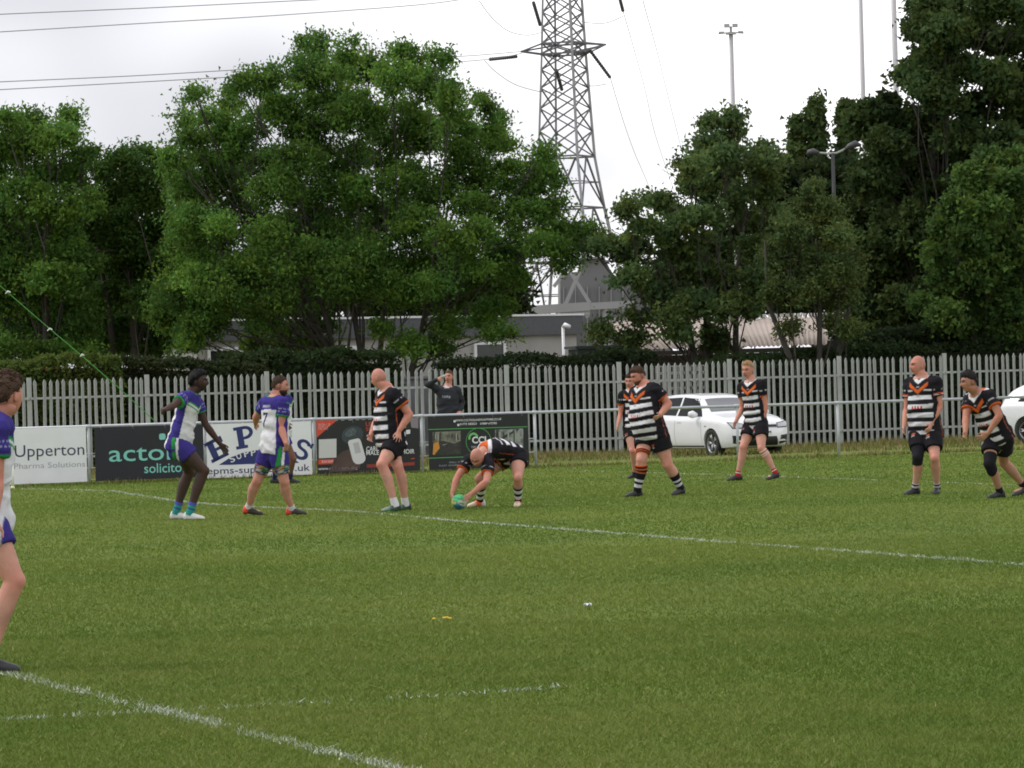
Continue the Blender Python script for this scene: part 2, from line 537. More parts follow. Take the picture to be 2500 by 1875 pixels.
# ---------------------------------------------------------------- palisade fence
def u_of(p): return p.x * ALONG.x + p.y * ALONG.y
def fence_pt(px, py, w):
    return on_plane(px, py, w)
FZ = gz(0, W_FENCE)
f_org = Vector((0, W_FENCE, FZ))                       # u measured along the fence from x = 0
def fu(px, w=W_FENCE):                                 # distance along a line of given w, from x = 0
    p = on_plane(px, 1000, w)
    return p.x / math.cos(TH)
fence = tag(empty('palisade_fence', f_org, TH), 'galvanised steel palisade fence with pointed pales behind the pitch', 'fence')
FH = 2.12
P_ = FH
hw = 0.037
prof = [(-hw, 0.0), (-hw * 0.62, -0.018), (-hw * 0.25, -0.004), (0, -0.016), (hw * 0.25, -0.004), (hw * 0.62, -0.018), (hw, 0.0)]
vv, ff = [], []
for z, k in ((0.06, 1.0), (FH - 0.16, 1.0), (FH - 0.10, 1.12), (FH - 0.06, 0.95), (FH, 0.12)):
    for x, y in prof: vv.append((x * k, y * (1 if k > 0.5 else 0.4), z))
    for x, y in prof[::-1]: vv.append((x * k, (y + 0.004), z))
n = 14
for i in range(4):
    for k in range(n):
        k2 = (k + 1) % n
        ff.append((i * n + k, i * n + k2, (i + 1) * n + k2, (i + 1) * n + k))
ff.append(tuple(range(4 * n, 5 * n)))
pale_me = new_mesh('pale', np.array(vv), ff)
pale_me.materials.append(M_GALV)
post_px = [74, 362, 655, 950, 1241, 1516, 1786, 2054, 2311, 2560]
post_u = [fu(p) for p in post_px]
post_u = [post_u[0] - 2.9] + post_u
post_me = MB().box((0, 0.05, (FH + 0.05) / 2), (0.10, 0.055, FH + 0.05)).build('fence_post', M_GALV)
first = True
for u in post_u:
    if first: po = post_me; first = False
    else: po = obj('fence_post', post_me.data, M_GALV)
    po.parent = fence; po.location = (u, 0, 0)
rr = np.random.default_rng(3)
for a, b in zip(post_u[:-1], post_u[1:]):
    k = 17
    for i in range(k):
        u = a + (b - a) * (i + 1) / (k + 1)
        o = obj('pale', pale_me, None, fence, (u, -0.03, rr.uniform(-0.012, 0.012)))
        o.rotation_euler = (rr.normal(0, 0.005), rr.normal(0, 0.009), rr.normal(0, 0.09))
    for z in (0.36, FH - 0.42):
        MB().box(((a + b) / 2, 0.0, z), (b - a - 0.02, 0.04, 0.05)).build('fence_rail', M_GALV, fence)

# ---------------------------------------------------------------- perimeter rail
def wpoint(u, w, z=0.0):
    x = u * math.cos(TH)
    return Vector((x, w + SLOPE * x, z))
r_org = Vector((0, W_RAIL, gz(0, W_RAIL)))
rail = tag(empty('perimeter_rail', r_org, TH), 'grey tubular spectator rail on posts around the pitch', 'railing')
RH = 1.06
u0, u1 = fu(-160, W_RAIL), fu(2700, W_RAIL)
b = MB(); b.tube([(u0, 0, RH), (u1, 0, RH)], [0.028, 0.028], ref=(0, 0, 1), n=12)
b.build('top_rail', M_RAIL, rail, True)
rpx = [-70, 214, 498, 764, 1028, 1305, 1553, 1799, 2045, 2291, 2540]
pm = MB(); pm.tube([(0, 0, -0.1), (0, 0, RH - 0.01)], [0.026, 0.026], ref=(1, 0, 0), n=10)
pm.add(*tube([(-0.05, 0, RH), (0.05, 0, RH)], [0.035, 0.035], ref=(0, 0, 1), n=10))
pmo = None
for px in rpx:
    u = fu(px, W_RAIL)
    if pmo is None: pmo = pm.build('rail_post', M_RAIL, rail, True); o = pmo
    else: o = obj('rail_post', pmo.data, None, rail)
    o.location = (u, 0, 0)
# mid rails only where the boards hang
for a, b_ in zip(rpx[:5], rpx[1:6]):
    for z in (0.30, 0.56):
        q = MB(); q.tube([(fu(a, W_RAIL) + .02, 0.02, z), (fu(b_, W_RAIL) - .02, 0.02, z)], [0.010, 0.010], ref=(0, 0, 1), n=6)
        q.build('mid_wire', M_RAIL, rail)

# ---------------------------------------------------------------- lettering
def text_mesh(s, bold=0.0, extrude=0.0015, shear=0.0, spacing=1.0):
    cu = bpy.data.curves.new('lettering', 'FONT')
    cu.body = s
    cu.offset = bold
    cu.extrude = 0.0
    cu.shear = shear
    cu.space_character = spacing
    cu.resolution_u = 3
    o = bpy.data.objects.new('lettering_tmp', cu)
    COL.objects.link(o)
    dg = bpy.context.evaluated_depsgraph_get()
    me = bpy.data.meshes.new_from_object(o.evaluated_get(dg))
    bpy.data.objects.remove(o); bpy.data.curves.remove(cu)
    v = np.zeros(len(me.vertices) * 3, np.float32); me.vertices.foreach_get('co', v)
    f = [tuple(p.vertices) for p in me.polygons]
    bpy.data.meshes.remove(me)
    return v.reshape(-1, 3)[:, :2], f

class Board:
    """advert board hung on the rail; lx/lz turn photograph pixels into board metres"""
    def __init__(s, px0, px1, top, bot, colour, label, w=W_RAIL - 0.075, thick=0.012):
        s.w = w
        s.u0, s.u1 = fu(px0, w), fu(px1, w)
        s.base = wpoint(s.u0, w, gz(*wpoint(s.u0, w).xy))
        s.zt = on_plane((px0 + px1) / 2, top, w).z - s.base.z
        s.zb = on_plane((px0 + px1) / 2, bot, w).z - s.base.z
        s.root = tag(empty('advert_board', s.base, TH), label, 'advert board')
        s.W = s.u1 - s.u0
        m = MB().box((s.W / 2, 0, (s.zt + s.zb) / 2), (s.W, thick, s.zt - s.zb))
        s.panel = m.build('panel', colour, s.root)
        s.t = thick
        for k in range(4):
            q = MB()
            x = s.W * (0.06 + 0.88 * k / 3)
            q.tube([(x, -0.008, s.zt - 0.03), (x, 0.03, s.zt + 0.02), (x, 0.09, s.zt + 0.02)], [0.005] * 3, ref=(1, 0, 0), n=5)
            q.build('cable_tie', mat('tie_plastic', (0.55, 0.55, 0.55), 0.5), s.root)
    def lx(s, px, py): 
        p = on_plane(px, py, s.w); return p.x / math.cos(TH) - s.u0
    def lz(s, px, py): return on_plane(px, py, s.w).z - s.base.z
    def put(s, v2, f, m, name='lettering', y=None, parent=None):
        v2 = np.asarray(v2, float)
        y = -(s.t / 2 + 0.003) if y is None else y
        v = np.c_[v2[:, 0], np.full(len(v2), y), v2[:, 1]]
        return obj(name, new_mesh(name, v, f), m, parent or s.root)
    def text(s, st, px0, px1, base, capx, m, bold=0.0, rot=0.0, shear=0.0, y=None, spacing=1.0, name='lettering'):
        v, f = text_mesh(st, bold, shear=shear, spacing=spacing)
        x0, z0 = s.lx(px0, base), s.lz(px0, base)
        x1 = s.lx(px1, base)
        h = s.lz(px0, base - capx) - z0
        w = v[:, 0].max() - v[:, 0].min()
        v = np.c_[(v[:, 0] - v[:, 0].min()) * (x1 - x0) / w, v[:, 1] * h / 0.72]
        if rot:
            c, sn = math.cos(rot), math.sin(rot)
            v = np.c_[v[:, 0] * c - v[:, 1] * sn, v[:, 0] * sn + v[:, 1] * c]
        return s.put(v + np.array((x0, z0)), f, m, name, y)
    def poly(s, pts, m, name='print', y=None):
        v = [(s.lx(*p), s.lz(*p)) for p in pts]
        return s.put(v, [tuple(range(len(v)))], m, name, y)

M_WB = mat('white_board', (0.74, 0.745, 0.765), 0.45, noise=0.05, nscale=2.5, dirt=None)
M_GB = mat('charcoal_board', (0.0135, 0.0145, 0.020), 0.65, noise=0.15, nscale=2.5)
M_KB = mat('black_board', (0.008, 0.009, 0.010), 0.5, noise=0.2, nscale=3)
M_NAVY = mat('navy_print', (0.012, 0.022, 0.13), 0.45)
M_INK = mat('dark_ink', (0.03, 0.035, 0.07), 0.5)
M_GREY = mat('grey_ink', (0.36, 0.37, 0.40), 0.5)
M_TEAL = mat('teal_print', (0.20, 0.56, 0.48), 0.5)
M_WHITE = mat('white_print', (0.72, 0.72, 0.72), 0.5)
M_RED = mat('red_print', (0.62, 0.06, 0.025), 0.5)
M_GREEN = mat('green_print', (0.08, 0.42, 0.10), 0.5)

B1 = Board(-60, 208, 1046, 1181, M_WB, 'white advert board lettered Upperton, leftmost on the rail')
B1.text('Upperton', 36, 206, 1116, 30, M_INK)
B1.text('Pharma Solutions', 34, 208, 1145, 14, M_GREY)
B2 = Board(229, 494, 1040, 1170, M_GB, 'charcoal advert board with teal lettering actons solicitors')
B2.text('actons', 266, 470, 1127, 42, M_TEAL, bold=0.004)
B2.text('solicitors', 352, 468, 1155, 24, M_TEAL, bold=0.006)
cx_, cz_ = B2.lx(396, 1066), B2.lz(396, 1066)
B2.put([(cx_ + 0.062 * math.copysign(abs(math.cos(a)) ** .55, math.cos(a)), cz_ + 0.058 * math.copysign(abs(math.sin(a)) ** .55, math.sin(a))) for a in np.linspace(0, 2 * math.pi, 28, endpoint=False)], [tuple(range(28))], M_TEAL, 'teal_dot')

# slab-serif capitals for the white supplies board
def cap_E():
    r = [((0, 0), (.72, .16)), ((0, .84), (.72, 1)), ((.10, 0), (.36, 1)), ((.36, .43), (.60, .57)), ((.60, .36), (.68, .64)), ((.60, 0), (.76, .30)), ((.60, .70), (.76, 1))]
    return r
def rects(rs):
    v, f = [], []
    for k, ((a, b), (c, d)) in enumerate(rs):
        v += [(a, b), (c, b), (c, d), (a, d)]; f.append((4 * k, 4 * k + 1, 4 * k + 2, 4 * k + 3))
    return np.array(v, float), f
def ring(cx, cy, r0, r1, a0, a1, n=14, sx=1.0):
    v, f = [], []
    for i in range(n + 1):
        a = a0 + (a1 - a0) * i / n
        v += [(cx + r0 * sx * math.cos(a), cy + r0 * math.sin(a)), (cx + r1 * sx * math.cos(a), cy + r1 * math.sin(a))]
    for i in range(n): f.append((2 * i, 2 * i + 1, 2 * i + 3, 2 * i + 2))
    return np.array(v), f
def merge(*ps):
    v, f, n = [], [], 0
    for a, b in ps:
        v.append(np.asarray(a)); f += [tuple(i + n for i in q) for q in b]; n += len(a)
    return np.vstack(v), f
capE = rects(cap_E())
capP = merge(rects([((0, 0), (.50, .14)), ((.0, .86), (.40, 1)), ((.12, .14), (.38, .86)), ((.38, .86), (.48, 1)), ((.38, .40), (.48, .52))]), ring(.46, .70, .16, .30, -math.pi / 2, math.pi / 2, 14, 1.15))
capM = rects([((0, 0), (.34, .14)), ((.66, 0), (1, .14)), ((.08, 0), (.26, 1)), ((.74, 0), (.92, 1)), ((0, .86), (.3, 1)), ((.7, .86), (1, 1))])
capM = merge(capM, (np.array([(.2, 1), (.38, 1), (.58, .25), (.44, .1)]), [(0, 1, 2, 3)]), (np.array([(.62, 1), (.8, 1), (.56, .1), (.44, .25)]), [(0, 1, 2, 3)]))
capS = merge(ring(.40, .73, .13, .28, R(15), R(270), 18, 1.1), ring(.40, .29, .15, .30, R(-165), R(90), 18, 1.15), rects([((.66, .74), (.76, 1)), ((.02, 0), (.12, .26))]))
B3 = Board(502, 758, 1032, 1163, M_WB, 'white advert board with navy EPMS SUPPLIES LTD lettering')
def place(Bd, cap, px, py, hpx, wpx, rot, m):
    v, f = cap
    x0, z0 = Bd.lx(px, py), Bd.lz(px, py)
    h = Bd.lz(px, py - hpx) - z0; w = Bd.lx(px + wpx, py) - x0
    v = np.c_[v[:, 0] * w, v[:, 1] * h]
    c, s_ = math.cos(rot), math.sin(rot)
    v = np.c_[v[:, 0] * c - v[:, 1] * s_, v[:, 0] * s_ + v[:, 1] * c] + np.array((x0, z0))
    Bd.put(v, f, m)
place(B3, capE, 518, 1131, 52, 60, R(24), M_NAVY)
place(B3, capP, 577, 1098, 54, 58, R(8), M_NAVY)
place(B3, capM, 640, 1090, 54, 56, R(-6), M_NAVY)
place(B3, capS, 706, 1109, 50, 58, R(-28), M_NAVY)
arc = [(534, 1135), (560, 1118), (590, 1106), (625, 1099), (660, 1099), (695, 1108), (728, 1128), (729, 1130), (700, 1131), (670, 1131), (600, 1133), (560, 1135)]
B3.poly(arc, M_NAVY)
for ch, px, py, rt in (('S', 564, 1130, 24), ('U', 579, 1122, 17), ('P', 597, 1116, 11), ('P', 613, 1113, 6), ('L', 630, 1111, 2), ('I', 645, 1112, -4), ('E', 656, 1113, -9), ('S', 672, 1117, -15)):
    B3.text(ch, px, px + (4 if ch == 'I' else 12), py, 16, M_WHITE, bold=0.01, rot=R(rt), y=-0.0115)
B3.text('LTD', 612, 644, 1133, 10, M_NAVY, bold=0.01, y=-0.0115)
B3.text('epms-supplies.co.uk', 506, 757, 1158, 17, M_INK, bold=0.006)

B4 = Board(771, 1022, 1025, 1153, M_KB, 'black and red choir advert board with a microphone picture')
B4.poly([(772, 1027), (822, 1026), (773, 1068)], M_RED)
B4.text('SIGN UP', 777, 806, 1042, 8, M_WHITE)
B4.text('NOW!', 777, 800, 1050, 8, M_WHITE)
B4.poly([(778, 1073), (821, 1071), (821, 1117), (778, 1119)], mat('pale_print', (0.55, 0.55, 0.53), 0.5), 'blank_square')
B4.poly([(777, 1122), (822, 1120), (822, 1132), (777, 1134)], M_RED)
B4.text('SCAN NOW', 785, 813, 1130, 6, M_WHITE, y=-0.0115)
M_STAGE = mat('stage_glow_print', (0.075, 0.045, 0.035), 0.6, noise=0.35, nscale=3)
B4.poly([(802, 1152), (816, 1120), (836, 1102), (856, 1096), (872, 1110), (880, 1128), (878, 1143), (860, 1150)], M_STAGE)
_e = lambda cx, cy, a, b, rt: [(cx + a * math.cos(t) * math.cos(rt) - b * math.sin(t) * math.sin(rt), cy + a * math.cos(t) * math.sin(rt) + b * math.sin(t) * math.cos(rt)) for t in np.linspace(0, 2 * math.pi, 28, endpoint=False)]
B4.poly(_e(860, 1062, 27, 21, -.35), mat('grille_print', (0.035, 0.05, 0.054), 0.6, noise=0.5, nscale=40), 'microphone_print')
B4.poly(_e(856, 1056, 15, 9, -.5), mat('grille_sheen_print', (0.075, 0.10, 0.105), 0.6, noise=0.5, nscale=40), 'microphone_print', y=-0.0111)
B4.poly(_e(866, 1074, 20, 5, -.25), mat('grille_band_print', (0.03, 0.036, 0.038), 0.6), 'microphone_print', y=-0.0112)
pts = [(849, 1080), (852, 1075), (873, 1070), (878, 1072), (881, 1078), (892, 1117), (891, 1124), (886, 1130), (878, 1133), (869, 1133), (863, 1128), (860, 1122)]
B4.poly(pts, mat('mic_body_print', (0.62, 0.62, 0.62), 0.5), 'microphone_print', y=-0.0115)
B4.poly([(861, 1082), (875, 1079), (881, 1104), (867, 1108)], mat('mic_shade_print', (0.42, 0.42, 0.43), 0.5), 'microphone_print', y=-0.0125)
B4.text("LET'S", 893, 925, 1040, 10, M_RED); B4.text('SING', 893, 925, 1052, 9, M_RED)
B4.text('CARLTON', 894, 950, 1101, 11, M_WHITE, bold=0.012)
B4.text('MALE VOICE CHOIR', 894, 1012, 1111, 11, M_WHITE, bold=0.012)
B4.text('www.carltonmvc.org', 777, 872, 1148, 8, M_WHITE)
B4.poly([(895, 1134), (1012, 1128), (1012, 1136), (895, 1142)], mat('dull_red_print', (0.26, 0.03, 0.015), 0.5))
B4.poly([(1000, 1020), (1021, 1020), (1021, 1046), (1004, 1044)], mat('mauve_print', (0.22, 0.19, 0.22), 0.5))
B4.poly([(991, 1050), (1001, 1049), (1001, 1059), (991, 1060)], M_WHITE)
B4.poly([(1003, 1119), (1012, 1118), (1012, 1120), (1003, 1121)], M_RED)

B5 = Board(1044, 1288, 1013, 1143, M_KB, 'black plant hire advert board with green circle logo and CCL')
B5.text('WWW.CCLTOOLANDPLANTHIRE.CO.UK', 1112, 1224, 1029, 5, M_WHITE, bold=0.012, shear=0.2)
B5.text('01773 582023', 1122, 1164, 1038, 5, M_WHITE, bold=0.012, shear=0.2)
B5.text('07889 672785', 1172, 1213, 1036.6, 5, M_WHITE, bold=0.012, shear=0.2)
for px in (1107, 1116):
    B5.poly([(px, 1026 + (px - 1107)), (px + 5, 1026 + (px - 1107)), (px + 5, 1031 + (px - 1107)), (px, 1031 + (px - 1107))], M_WHITE)
for a in ((1045, 1048, 1287, 1041), (1045, 1118, 1287, 1109)):
    B5.poly([(a[0], a[1]), (a[2], a[3]), (a[2], a[3] + 1.6), (a[0], a[1] + 1.6)], M_GREEN)
M_PIC = mat('site_photo_print', (0.16, 0.16, 0.12), 0.6, noise=0.95, nscale=7)
M_PIC2 = mat('woodland_photo_print', (0.20, 0.22, 0.20), 0.6, noise=0.95, nscale=9)
M_PICD = mat('photo_dark_print', (0.03, 0.03, 0.022), 0.6, noise=0.8, nscale=10)
B5.poly([(1055, 1054), (1125, 1051), (1125, 1109), (1055, 1112)], M_PICD, 'photo_print')
B5.poly([(1056, 1055), (1124, 1052), (1124, 1076), (1108, 1083), (1080, 1076), (1056, 1080)], M_PIC, 'photo_print', y=-0.0115)
B5.poly([(1058, 1082), (1070, 1078), (1073, 1094), (1060, 1110), (1056, 1110)], mat('orange_print', (0.55, 0.24, 0.03), 0.5), 'photo_print', y=-0.0115)
B5.poly([(1208, 1049), (1277, 1046), (1277, 1103), (1208, 1106)], M_PIC2, 'photo_print')
B5.poly([(1225, 1066), (1262, 1047), (1268, 1048), (1230, 1071)], M_PICD, 'photo_print', y=-0.0115)
_rp = np.random.default_rng(12)
M_TRK = [mat('trunk_print_dark', (.03, .03, .025), .6), mat('trunk_print_pale', (.30, .31, .28), .6), mat('trunk_print_green', (.07, .10, .05), .6)]
for (xa, xb, ya, yb, n_) in ((1057, 1123, 1054, 1086, 11), (1209, 1276, 1049, 1092, 14)):
    for k_ in range(n_):
        x_ = _rp.uniform(xa, xb - 4); w_ = _rp.uniform(1, 3.5); y0_ = ya + _rp.uniform(0, 8); y1_ = yb - _rp.uniform(0, 16)
        B5.poly([(x_, y0_), (x_ + w_, y0_), (x_ + w_ + _rp.uniform(-2, 2), y1_), (x_ + _rp.uniform(-2, 2), y1_)], M_TRK[k_ % 3], 'photo_print', y=-0.0119 - .00004 * k_)
for (pts_, m_) in (([(1074, 1090), (1096, 1082), (1104, 1090), (1104, 1104), (1076, 1106)], M_TRK[0]), ([(1080, 1086), (1092, 1083), (1094, 1090), (1082, 1092)], M_TRK[1]), ([(1236, 1086), (1258, 1080), (1262, 1098), (1238, 1102)], M_TRK[2])):
    B5.poly(pts_, m_, 'photo_print', y=-0.0128)
cx_, cz_ = B5.lx(1168, 1078), B5.lz(1168, 1078)
rr_ = B5.lx(1199, 1078) - cx_
v, f = ring(cx_, cz_, rr_ * .965, rr_, 0, 2 * math.pi, 40); B5.put(v, f, M_GREEN, 'logo_ring', y=-0.0115)
v, f = ring(cx_ - .4 * rr_, cz_ + .27 * rr_, rr_ * .24, rr_ * .40, .2, math.pi * 1.1, 14); B5.put(v, f, mat('leaf_green_print', (0.16, 0.45, 0.14), 0.5), 'logo_arc', y=-0.0115)
B5.text('CCL', 1152, 1193, 1082, 16, M_WHITE, bold=0.03, y=-0.0125)
B5.text('TOOL & PLANT HIRE', 1150, 1190, 1094, 5, M_WHITE, y=-0.0125)
B5.text('SMALL TOOLS', 1096, 1138, 1131, 4, M_GREY)
B5.text('PLANT  DIGGER  SKIP  HIRE', 1072, 1150, 1139, 4, M_GREY)

# ---------------------------------------------------------------- low building behind the fence
M_FASC = mat('fascia_grey', (0.075, 0.08, 0.092), 0.5, noise=0.1)
M_REND = mat('pale_render', (0.36, 0.355, 0.34), 0.8, noise=0.1, nscale=1.2, dirt=(0.27, 0.27, 0.24))
M_PVC = mat('white_pvc', (0.75, 0.76, 0.78), 0.35)
M_GLASS = mat('dark_glass', (0.015, 0.018, 0.02), 0.12, spec=0.6)
BS = 0.8
bth = math.atan(BS)
def on_w(px, py, w, s):
    d = ray(px, py); return CAM + d * (w / (d.y - s * d.x))
W_B = 123.5
bl, br = on_w(480, 850, W_B, BS), on_w(1408, 850, W_B, BS)
GB = -0.225
bo = Vector((br.x, br.y, GB))
bld = tag(empty('low_building', bo, bth), 'long low flat roofed building with dark fascia behind the big tree', 'building')
BL = math.hypot(bl.x - br.x, bl.y - br.y)
ZT, ZF = 3.5 - GB, 2.93 - GB
MB().box((-BL / 2, 1.2, ZF / 2), (BL, 2.4, ZF)).build('wall', M_REND, bld)
MB().box((-BL / 2, 1.2, (ZT + ZF) / 2), (BL + 0.3, 2.7, ZT - ZF)).build('fascia', M_FASC, bld)
MB().box((-BL / 2, 1.2, ZT + 0.03), (BL + 0.36, 2.76, 0.06)).build('roof_trim', M_PVC, bld)
def b_loc(px, py):
    p = on_w(px, py, W_B - 0.05, BS)
    return (p.x - bo.x) / math.cos(bth), p.z - bo.z
for (x0, y0, x1, y1) in ((1158, 838, 1231, 886), (507, 853, 586, 905), (800, 850, 870, 900)):
    a, zt = b_loc(x0, y0); c, zb = b_loc(x1, y1)
    w = empty('window', (0, 0, 0)); w.parent = bld
    q = MB()
    fw = 0.10
    q.box(((a + c) / 2, -0.02, zt), (c - a, 0.08, fw)); q.box(((a + c) / 2, -0.02, zb), (c - a, 0.08, fw))
    q.box((a, -0.021, (zt + zb) / 2), (fw, 0.08, zt - zb)); q.box((c, -0.021, (zt + zb) / 2), (fw, 0.08, zt - zb))
    wf = q.build('window_frame', M_PVC, bld)
    bpy.data.objects.remove(w)
    MB().box(((a + c) / 2, -0.004, (zt + zb) / 2), (c - a - .04, 0.03, zt - zb - .04)).build('pane', M_GLASS, wf)
a, zz = b_loc(1333, 800); _, z0 = b_loc(1333, 872)
cc = tag(empty('camera_pole', Vector((bo.x + a * math.cos(bth) + 0.5, bo.y + a * math.sin(bth) - 1.2, GB)), bth), 'thin white pole with a camera head in front of the low building', 'pole')
q = MB(); q.tube([(0, 0, 0), (0, 0, zz)], [0.045, 0.045], ref=(1, 0, 0)); q.build('pole', M_PVC, cc, True)
q = MB(); q.tube([(0, 0, zz - .02), (0.02, -0.08, zz + 0.05), (0.05, -0.25, zz - 0.01)], [0.05, 0.075, 0.065], ref=(1, 0, 0)); q.build('camera_head', M_PVC, cc, True)

# slatted shed
M_SLAT = mat('dark_green_slat', (0.022, 0.038, 0.034), 0.65, noise=0.3, nscale=3)
sp_ = at(1412, 870, 119)
shed = tag(empty('slatted_shed', (sp_.x, sp_.y, GB), 0.15), 'dark green shed clad in horizontal slats beside the low building', 'shed')
MB().box((1.05, 0.9, 1.33), (2.1, 1.7, 2.66)).build('shed_core', M_SLAT, shed)
for k in range(13):
    MB().box((1.05, -0.01, 0.12 + k * 0.205), (2.16, 0.06, 0.16)).build('slat', M_SLAT, shed)
MB().box((1.05, 0.9, 2.71), (2.3, 2.0, 0.07)).build('roof', M_SLAT, shed)

# corrugated roof shelter
M_CORR = mat('cream_corrugated_sheet', (0.36, 0.30, 0.255), 0.7, noise=0.2, nscale=0.8, dirt=(0.30, 0.24, 0.20))
M_WOOD = mat('dark_timber', (0.035, 0.028, 0.022), 0.8)
e0, e1 = at(1560, 853, 113), at(2105, 838, 115)
r0, r1 = at(1478, 786, 117), at(2124, 770, 119)
shel = tag(empty('corrugated_shelter', (e0.x, e0.y, GB)), 'open shelter with cream corrugated sheet roof behind the right hand trees', 'shelter')
NS = 8
for k in range(NS):
    v, f = [], []
    nn = 30
    for i in range(nn + 1):
        t = (k + i / nn) / NS
        lo, hi = e0.lerp(e1, t), r0.lerp(r1, t)
        wv = 0.02 * math.sin(i / nn * 2 * math.pi * 6)
        v += [tuple(lo - Vector(shel.location) + Vector((0, 0, wv + 0.004 * (k % 2)))), tuple(hi - Vector(shel.location) + Vector((0, 0, wv + 0.004 * (k % 2))))]
    for i in range(nn): f.append((2 * i, 2 * i + 2, 2 * i + 3, 2 * i + 1))
    o = obj('roof_sheet', new_mesh('roof_sheet', np.array(v), f, True), M_CORR, shel)
    o.modifiers.new('thickness', 'SOLIDIFY').thickness = 0.012
q = MB()
for k in range(46):
    p = r0.lerp(r1, (k + .5) / 46) - Vector(shel.location)
    q.box((p.x, p.y + .03, p.z + .06), (0.10, 0.12, 0.10))
q.build('ridge_cap', mat('pale_ridge', (0.55, 0.54, 0.52), 0.6), shel)
q = MB(); q.bar(e0 - Vector(shel.location) + Vector((0, .1, -.12)), e1 - Vector(shel.location) + Vector((0, .1, -.12)), 0.12, 0.14); q.build('eave_beam', M_WOOD, shel)
for t in (0.02, .25, .5, .75, .98):
    p = e0.lerp(e1, t) - Vector(shel.location)
    MB().box((p.x, p.y + .12, (p.z - .15) / 2), (.12, .12, p.z - .2)).build('post', M_WOOD, shel)
MB().box(((e0.x + e1.x) / 2 - e0.x, 5.2, 1.2), (e1.x - e0.x + 0.6, 0.1, 2.4)).build('back_wall', M_WOOD, shel)

# breeze block stack seen between the pales
M_BLOCK = mat('grey_concrete_block', (0.27, 0.27, 0.26), 0.85, noise=0.2)
pb = on_plane(1664, 1000, 97.4)
bs = tag(empty('block_stack', (pb.x, pb.y, FZ), TH), 'stack of grey hollow concrete blocks behind the palisade fence', 'block stack')
blk = None
for r_ in range(11):
    for c_ in range(6):
        z = 0.02 + r_ * 0.185
        if blk is None:
            q = MB()
            for (x, zz_, w_, h_) in ((-.085, .09, .03, .17), (.085, .09, .03, .17), (0, .09, .03, .17), (0, .015, .2, .03), (0, .165, .2, .03)):
                q.box((x, 0, zz_), (w_, .2, h_))
            blk = q.build('block', M_BLOCK, bs); o = blk
        else: o = obj('block', blk.data, None, bs)
        o.location = (-.52 + c_ * .208, 0, z)
MB().box((0, .16, 1.0), (1.25, .08, 2.0)).build('backing_board', M_WOOD, bs)

# pale wall seen through the pales left of centre
pw0, pw1 = on_plane(640, 1000, 101), on_plane(1090, 1000, 101)
lw = tag(empty('grey_yard_wall', ((pw0.x + pw1.x) / 2, (pw0.y + pw1.y) / 2, FZ), TH), 'low pale grey wall seen through the pales below the big tree', 'wall')
MB().box((0, 0, 0.95), ((pw1 - pw0).length, 0.2, 1.9)).build('wall_face', mat('grey_wall', (0.22, 0.22, 0.24), 0.8, noise=0.25, nscale=0.9), lw)
MB().box((0, 0, 1.93), ((pw1 - pw0).length + .1, 0.3, 0.06)).build('coping', mat('grey_wall', ), lw)

# grey works building with gantry far behind
M_WORK = mat('works_cladding', (0.15, 0.15, 0.16), 0.7, noise=0.12, nscale=.6)
M_STEEL = mat('pale_steel', (0.27, 0.275, 0.285), 0.6, noise=0.1, nscale=.5)
def quad_prism(name, pxs, Y, depth, m, parent, org):
    fr = [at(x, y, Y) for x, y in pxs]; bk = [p + Vector((0, depth, 0)) for p in fr]
    n = len(fr)
    v = [tuple(p - org) for p in fr + bk]
    f = [tuple(range(n)), tuple(range(2 * n - 1, n - 1, -1))] + [(i, i + n, (i + 1) % n + n, (i + 1) % n) for i in range(n)]
    return obj(name, new_mesh(name, v, f), m, parent)
wo = at(1500, 870, 240); wo.z = GB
wk = tag(empty('works_building', wo), 'grey clad works building half hidden behind the pylon base', 'building')
quad_prism('cladding', [(1368, 880), (1368, 668), (1421, 662), (1421, 634), (1476, 629), (1500, 680), (1560, 700), (1640, 695), (1640, 880)], 240, 12, M_WORK, wk, wo)
quad_prism('roof_edge', [(1415, 634), (1415, 630), (1478, 625), (1478, 629)], 239.6, 12, M_STEEL, wk, wo)
for k in range(9):
    x = 1375 + k * 29
    quad_prism('cladding_rib', [(x, 880), (x, 700), (x + 2, 700), (x + 2, 880)], 239.8, .15, M_STEEL, wk, wo)
gn = tag(empty('pipe_gantry', at(1390, 870, 236)), 'pale steel gantry of beams and braces in front of the works', 'gantry')
go = Vector(gn.location)
for (a, b_, w) in (((1255, 760), (1440, 748), .5), ((1440, 748), (1550, 742), .4), ((1372, 765), (1440, 762), .35), ((1352, 700), (1400, 640), .2), ((1380, 745), (1416, 660), .22), ((1390, 660), (1440, 740), .2), ((1258, 770), (1300, 700), .22), ((1436, 775), (1420, 745), .25)):
    q = MB(); q.bar(at(*a, 236) - go, at(*b_, 236) - go, w); q.build('beam', M_STEEL, gn)
for x in (1300, 1390, 1480):
    q = MB(); q.bar(at(x, 880, 236) - go, at(x, 752, 236) - go, .3); q.build('column', M_STEEL, gn)

